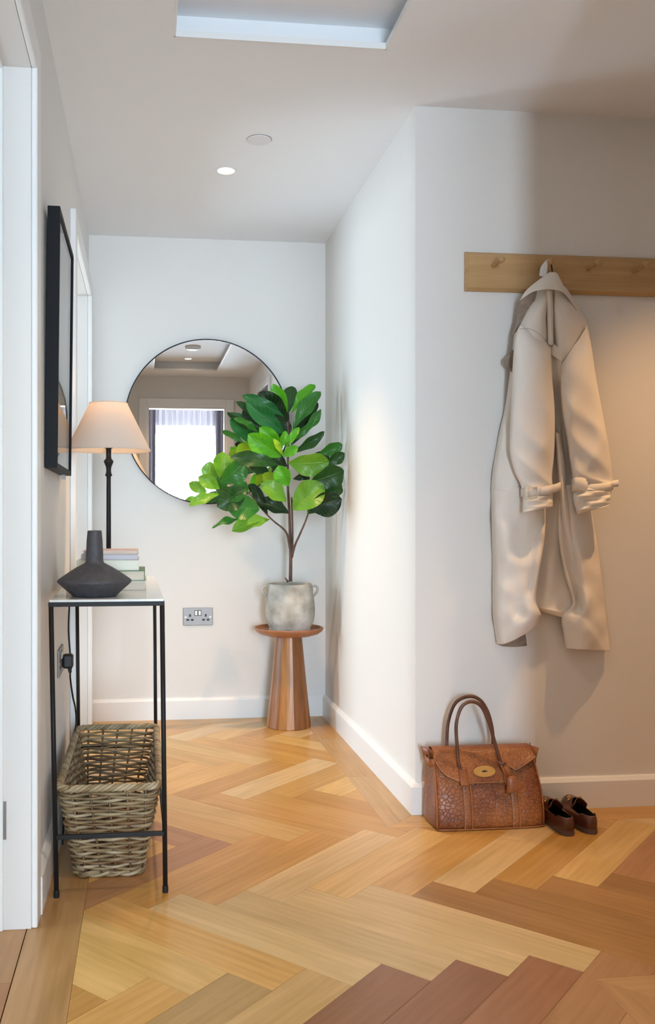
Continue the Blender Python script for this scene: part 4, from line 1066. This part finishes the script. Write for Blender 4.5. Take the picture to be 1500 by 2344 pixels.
mb.build('body', M['leather'], bag, smooth=True, fix=True, solid=.003)
# piping down the front corners and along the foot
for s in (-1, 1):
    MB().tube([bagpt(s*.985, z_, 'F')+Vector((0, -.0015, 0)) for z_ in (.004, .03, .06, .09, .12, .15, .18, .21)], .0028, 8).build('piping', M['leather_plain'], bag, smooth=True)
MB().tube([bagpt(u/10, .004, 'F')+Vector((0, -.001, 0)) for u in range(-10, 11)], .0028, 8).build('piping', M['leather_plain'], bag, smooth=True)
# vertical front straps with stitching
def fstrap(u0, u1, z0, z1, name='front_strap', off=.0022):
    rows = [[bagpt(u0+(u1-u0)*j/3, z0+(z1-z0)*i/14, 'F')+Vector((0, -off-.0025*0, 0)) for j in range(4)] for i in range(15)]
    o = MB().grid(rows).build(name, M['leather_flap'], bag, smooth=True, solid=.0015)
    for u in (u0+.012, u1-.012):
        MB().tube([bagpt(u, z0+(z1-z0)*i/14, 'F')+Vector((0, -off-.0018, 0)) for i in range(15)], .0008, 5).build('stitching', M['stitch'], o)
fstrap(-.51, -.35, .006, .20); fstrap(.38, .53, .006, .20)
# flap
fu = [-1, -.97, -.9, -.78, -.57, -.56, -.44, -.42, .28, .30, .37, .39, .54, .93, 1]
fz = [.215, .20, .18, .162, .148, .148, .148, .142, .142, .146, .19, .19, .174, .206, .212]
mb = MB(); rows = []
NU = 90
for i in range(NU+1):
    u = -1+2*i/NU
    zl = ipol(u, fu, fz)
    col = []
    top = .240
    pB = bagpt(u*.99, .225, 'B'); 
    flare = .012*max(0, u-.5)/.5
    # from back top, over the top, to the lower edge
    col.append(pB+Vector((0, -.002, .0)))
    col.append(Vector((pB.x, pB.y-.012, top-.003)))
    pf = bagpt(u*.99, .235, 'F')
    col.append(Vector((pB.x*.5+pf.x*.5, (pB.y+pf.y)/2, top+.001)))
    col.append(Vector((pf.x, pf.y+.006, top-.001)))
    for j in range(1, 13):
        z_ = .234-(.234-zl)*j/12
        p = bagpt(u, z_, 'F'); p.y -= .0060+.004*(j/12)+flare*(j/12)*1.4
        col.append(p)
    rows.append(col)
mb.grid(rows); fl_ = mb.build('flap', M['leather_flap'], bag, smooth=True, solid=.0028, fix=True)
MB().tube([rows[i][-1]+Vector((0, -.0012, .0025)) for i in range(NU+1)], .0007, 5).build('edge_stitching', M['stitch'], fl_)
# handle straps over the flap
def hstrap(u0, u1):
    rows = [[bagpt(u0+(u1-u0)*j/3, .137+.052*i/8, 'F')+Vector((0, -.0145, 0)) for j in range(4)] for i in range(9)]
    return MB().grid(rows).build('handle_tab', M['leather_plain'], bag, smooth=True, solid=.003)
hstrap(-.56, -.40); hstrap(.28, .42)
# handles
def path(pts, Y0, Y1):
    n_ = len(pts); return [W(p[0], p[1], Y0+(Y1-Y0)*sn(PI*i/(n_-1))) for i, p in enumerate(pts)]
pf = spline([tuple(v) for v in path([(1058,1768),(1050,1745),(1046,1700),(1045,1655),(1057,1618),(1080,1606),(1103,1618),(1120,1655),(1133,1700),(1143,1735),(1149,1757)], 2.775, 2.78)], 70)
MB().tube(pf, .0058, 10).build('handle', M['leather_dark'], bag, smooth=True)
pb = spline([tuple(v) for v in path([(1024,1722),(1023,1700),(1027,1650),(1044,1608),(1075,1594),(1100,1603),(1117,1630),(1127,1668),(1129,1700),(1128,1722)], 2.86, 2.87)], 70)
MB().tube(pb, .0058, 10).build('handle', M['leather_dark'], bag, smooth=True)
# oval lock plate
lkc = bagpt(-.05, .176, 'F')+Vector((-.004, -.0135, .0))
ny = Vector((0, -1, .30)).normalized(); uz = Vector((0, .30, 1)).normalized(); ux_ = Vector((1, 0, 0))
def disc(rx, rz, d0, d1, n=48):
    r0 = [lkc+ux_*rx*cs(2*PI*k/n)+uz*rz*sn(2*PI*k/n)+ny*d0 for k in range(n)]
    r1 = [lkc+ux_*rx*.985*cs(2*PI*k/n)+uz*rz*.97*sn(2*PI*k/n)+ny*d1 for k in range(n)]
    mb = MB(); mb.grid([r0, r1], closed=True); mb.f.append(tuple(range(n, 2*n))); mb.f.append(tuple(range(n-1, -1, -1))); return mb
lk = disc(.0365, .0180, -.003, .0022).build('lock_plate', M['gold'], bag, fix=True)
mb = MB()
for rx, rz, ox in ((.0085, .0020, 0), (.0030, .0038, 0), (.0022, .0026, -.006), (.0022, .0026, .006)):
    n_ = 16; b_ = [lkc+ux_*(ox+rx*cs(2*PI*k/n_))+uz*rz*sn(2*PI*k/n_)+ny*.0022 for k in range(n_)]; c_ = [p+ny*.0016 for p in b_]
    mb.grid([b_, c_], closed=True); k0 = len(mb.v)-n_; mb.f.append(tuple(k0+k for k in range(n_)))
mb.build('turn_lock', M['slot'], lk, fix=True)
# key fob hanging from the right handle
fo = W(1148, 1752, 2.752)
MB().tube([fo+Vector((-.012, -.004, .012)), fo+Vector((-.008, -.010, .010)), fo+Vector((.004, -.012, .006)), fo+Vector((.010, -.006, .008))], .0045, 8).build('fob_knot', M['leather_dark'], bag, smooth=True)
for dx in (-.006, .003):
    MB().tube([fo+Vector((dx, -.010, .006)), fo+Vector((dx+.010, -.014, -.016)), fo+Vector((dx+.020, -.016, -.036))], .0026, 6).build('fob_strap', M['leather_plain'], bag, smooth=True)
mb = MB(); R0 = []
for zz, hw_, hd in ((-.030, .008, .005), (-.036, .014, .008), (-.055, .020, .010), (-.075, .027, .012), (-.078, .026, .010)):
    cxx = .014-zz*.30
    R0.append([fo+Vector((cxx+hw_*cs(2*PI*k/16)*1.0, -.016+hd*sn(2*PI*k/16), zz-(.22*hw_*cs(2*PI*k/16))*-1)) for k in range(16)])
mb.grid(R0, closed=True); mb.f.append(tuple(len(mb.v)-16+k for k in range(16))); mb.f.append(tuple(range(15, -1, -1)))
mb.build('key_fob', M['leather_plain'], bag, smooth=True, fix=True)
# side belts
for s in (-1, 1):
    a, b = bagpt(s, .198, 'F'), bagpt(s, .198, 'B')
    pts = [a+Vector((-s*.012, -.004, 0)), a+Vector((s*.006, -.002, 0)), a.lerp(b, .3)+Vector((s*.010, 0, 0)), a.lerp(b, .7)+Vector((s*.009, 0, 0)), b+Vector((s*.004, 0, 0))]
    rows = [[p+Vector((0, 0, h_)) for p in pts] for h_ in (-.012, 0, .012)]
    MB().grid(rows).build('side_belt', M['leather_plain'], bag, smooth=True, solid=.003)
# gusset wings above the belt
for s in (-1, 1):
    a, b = bagpt(s*.93, .205, 'F'), bagpt(s*.97, .205, 'B')
    rows = []
    for zz in (.19, .215, .236):
        rows.append([Vector((bagx+s*(.168+.012*(zz-.19)/.046), a.y+(b.y-a.y)*q, zz))+Vector((s*.006*cs(q*PI*2), 0, 0)) for q in (0, .2, .4, .6, .8, 1)])
    MB().grid(rows).build('gusset_wing', M['leather_plain'], bag, smooth=True, solid=.003)

# ------------------------------------------------------------------ loafers
def shoe(x, y, rot, mirror, label):
    t = thing('loafer', label, 'shoe', (x, y, 0), 'pair of brown loafers by the wall'); t.rotation_euler = (0, 0, rot)
    NP = 48
    def outl(k, gr=0):
        a = 2*PI*k/NP-PI/2             # start at heel
        yy = .119+(.119+gr)*sn(a)
        q = (yy+gr)/(.238+2*gr); q = min(1, max(0, q))
        hw = ipol(q, [0, .08, .25, .45, .7, .85, 1], [.026, .0315, .0310, .0315, .0405, .036, .020])
        side_ = 1 if cs(a) > 0 else -1
        xx = (hw+gr)*math.copysign(abs(cs(a))**.62, cs(a))+mirror*.006*sn(PI*q)
        return xx, yy
    def open_(k):
        a = 2*PI*k/NP-PI/2
        return .0245*math.copysign(abs(cs(a))**.8, cs(a)), .073+.066*sn(a), (.055 if sn(a) < -.6 else (.047 if sn(a) < .5 else .047+.026*(sn(a)-.5)*2))
    so = [outl(k, .002) for k in range(NP)]
    MB().prism([p for p in so], 0, .009).build('sole', M['sole'], t, world=False, bevel=.001)
    MB().prism([(p[0]*.97, p[1]) for p in so if p[1] < .062], .0, .0155).build('heel_block', M['sole'], t, world=False)
    rows = []
    for j in range(13):
        tt = j/12
        rr = []
        for k in range(NP):
            ox, oy = outl(k); px, pyy, pzz = open_(k)
            kk = tt**2.2
            bulge = 1+.06*sn(PI*min(1, tt*1.3))*(1-tt)
            rr.append((ox*bulge*(1-kk)+px*kk, (oy if oy > .03 else oy-.004*sn(PI*tt))*(1-kk)+pyy*kk, .009+(pzz-.009)*sn(PI/2*tt)))
        rows.append(rr)
    up = MB().grid(rows, closed=True).build('upper', M['shoe'], t, world=False, smooth=True, fix=False)
    # lining just inside
    rows2 = [[(p[0]*.95, .119+(p[1]-.119)*.975, p[2]-.0006) for p in r_] for r_ in rows[::-1]]
    rows2 = [[(p[0]*.93, .119+(p[1]-.119)*.965, p[2]) for p in r_] for r_ in rows[::-1]]
    rows2[0] = rows[-1]
    MB().grid(rows2, closed=True).build('lining', M['shoe_in'], t, world=False, smooth=True)
    MB().prism([(p[0]*.9, .119+(p[1]-.119)*.93) for p in so], .010, .012).build('insole', M['shoe_in'], t, world=False)
    # tongue standing at the instep
    tg = []
    for j in range(6):
        q = j/5
        tg.append([(s_*.026*(1-.25*q), .140-.030*q+.016*abs(s_)**2*-1, .050+.030*q-.016*s_*s_) for s_ in (-1, -.66, -.33, 0, .33, .66, 1)])
    MB().grid(tg).build('tongue', M['shoe'], t, world=False, smooth=True, solid=.002)
    MB().tube([(-.026, .146, .058), (-.014, .150, .0675), (0, .152, .071), (.014, .150, .0675), (.026, .146, .058)], .0020, 8).build('snaffle_bar', M['gold'], t, world=False, smooth=True)
    for s_ in (-1, 1):
        MB().tube([(s_*.017+.0055*cs(a), .148, .068+.0055*sn(a)) for a in [2*PI*i/14 for i in range(14)]], .0014, 6, closed=True).build('snaffle_ring', M['gold'], t, world=False, smooth=True)
    return t
shoe(1.299, 2.652, -.05, 1, 'brown leather loafer next to the handbag, heel towards the room')
shoe(1.380, 2.660, -.08, -1, 'brown leather loafer on the outer right, heel towards the room')
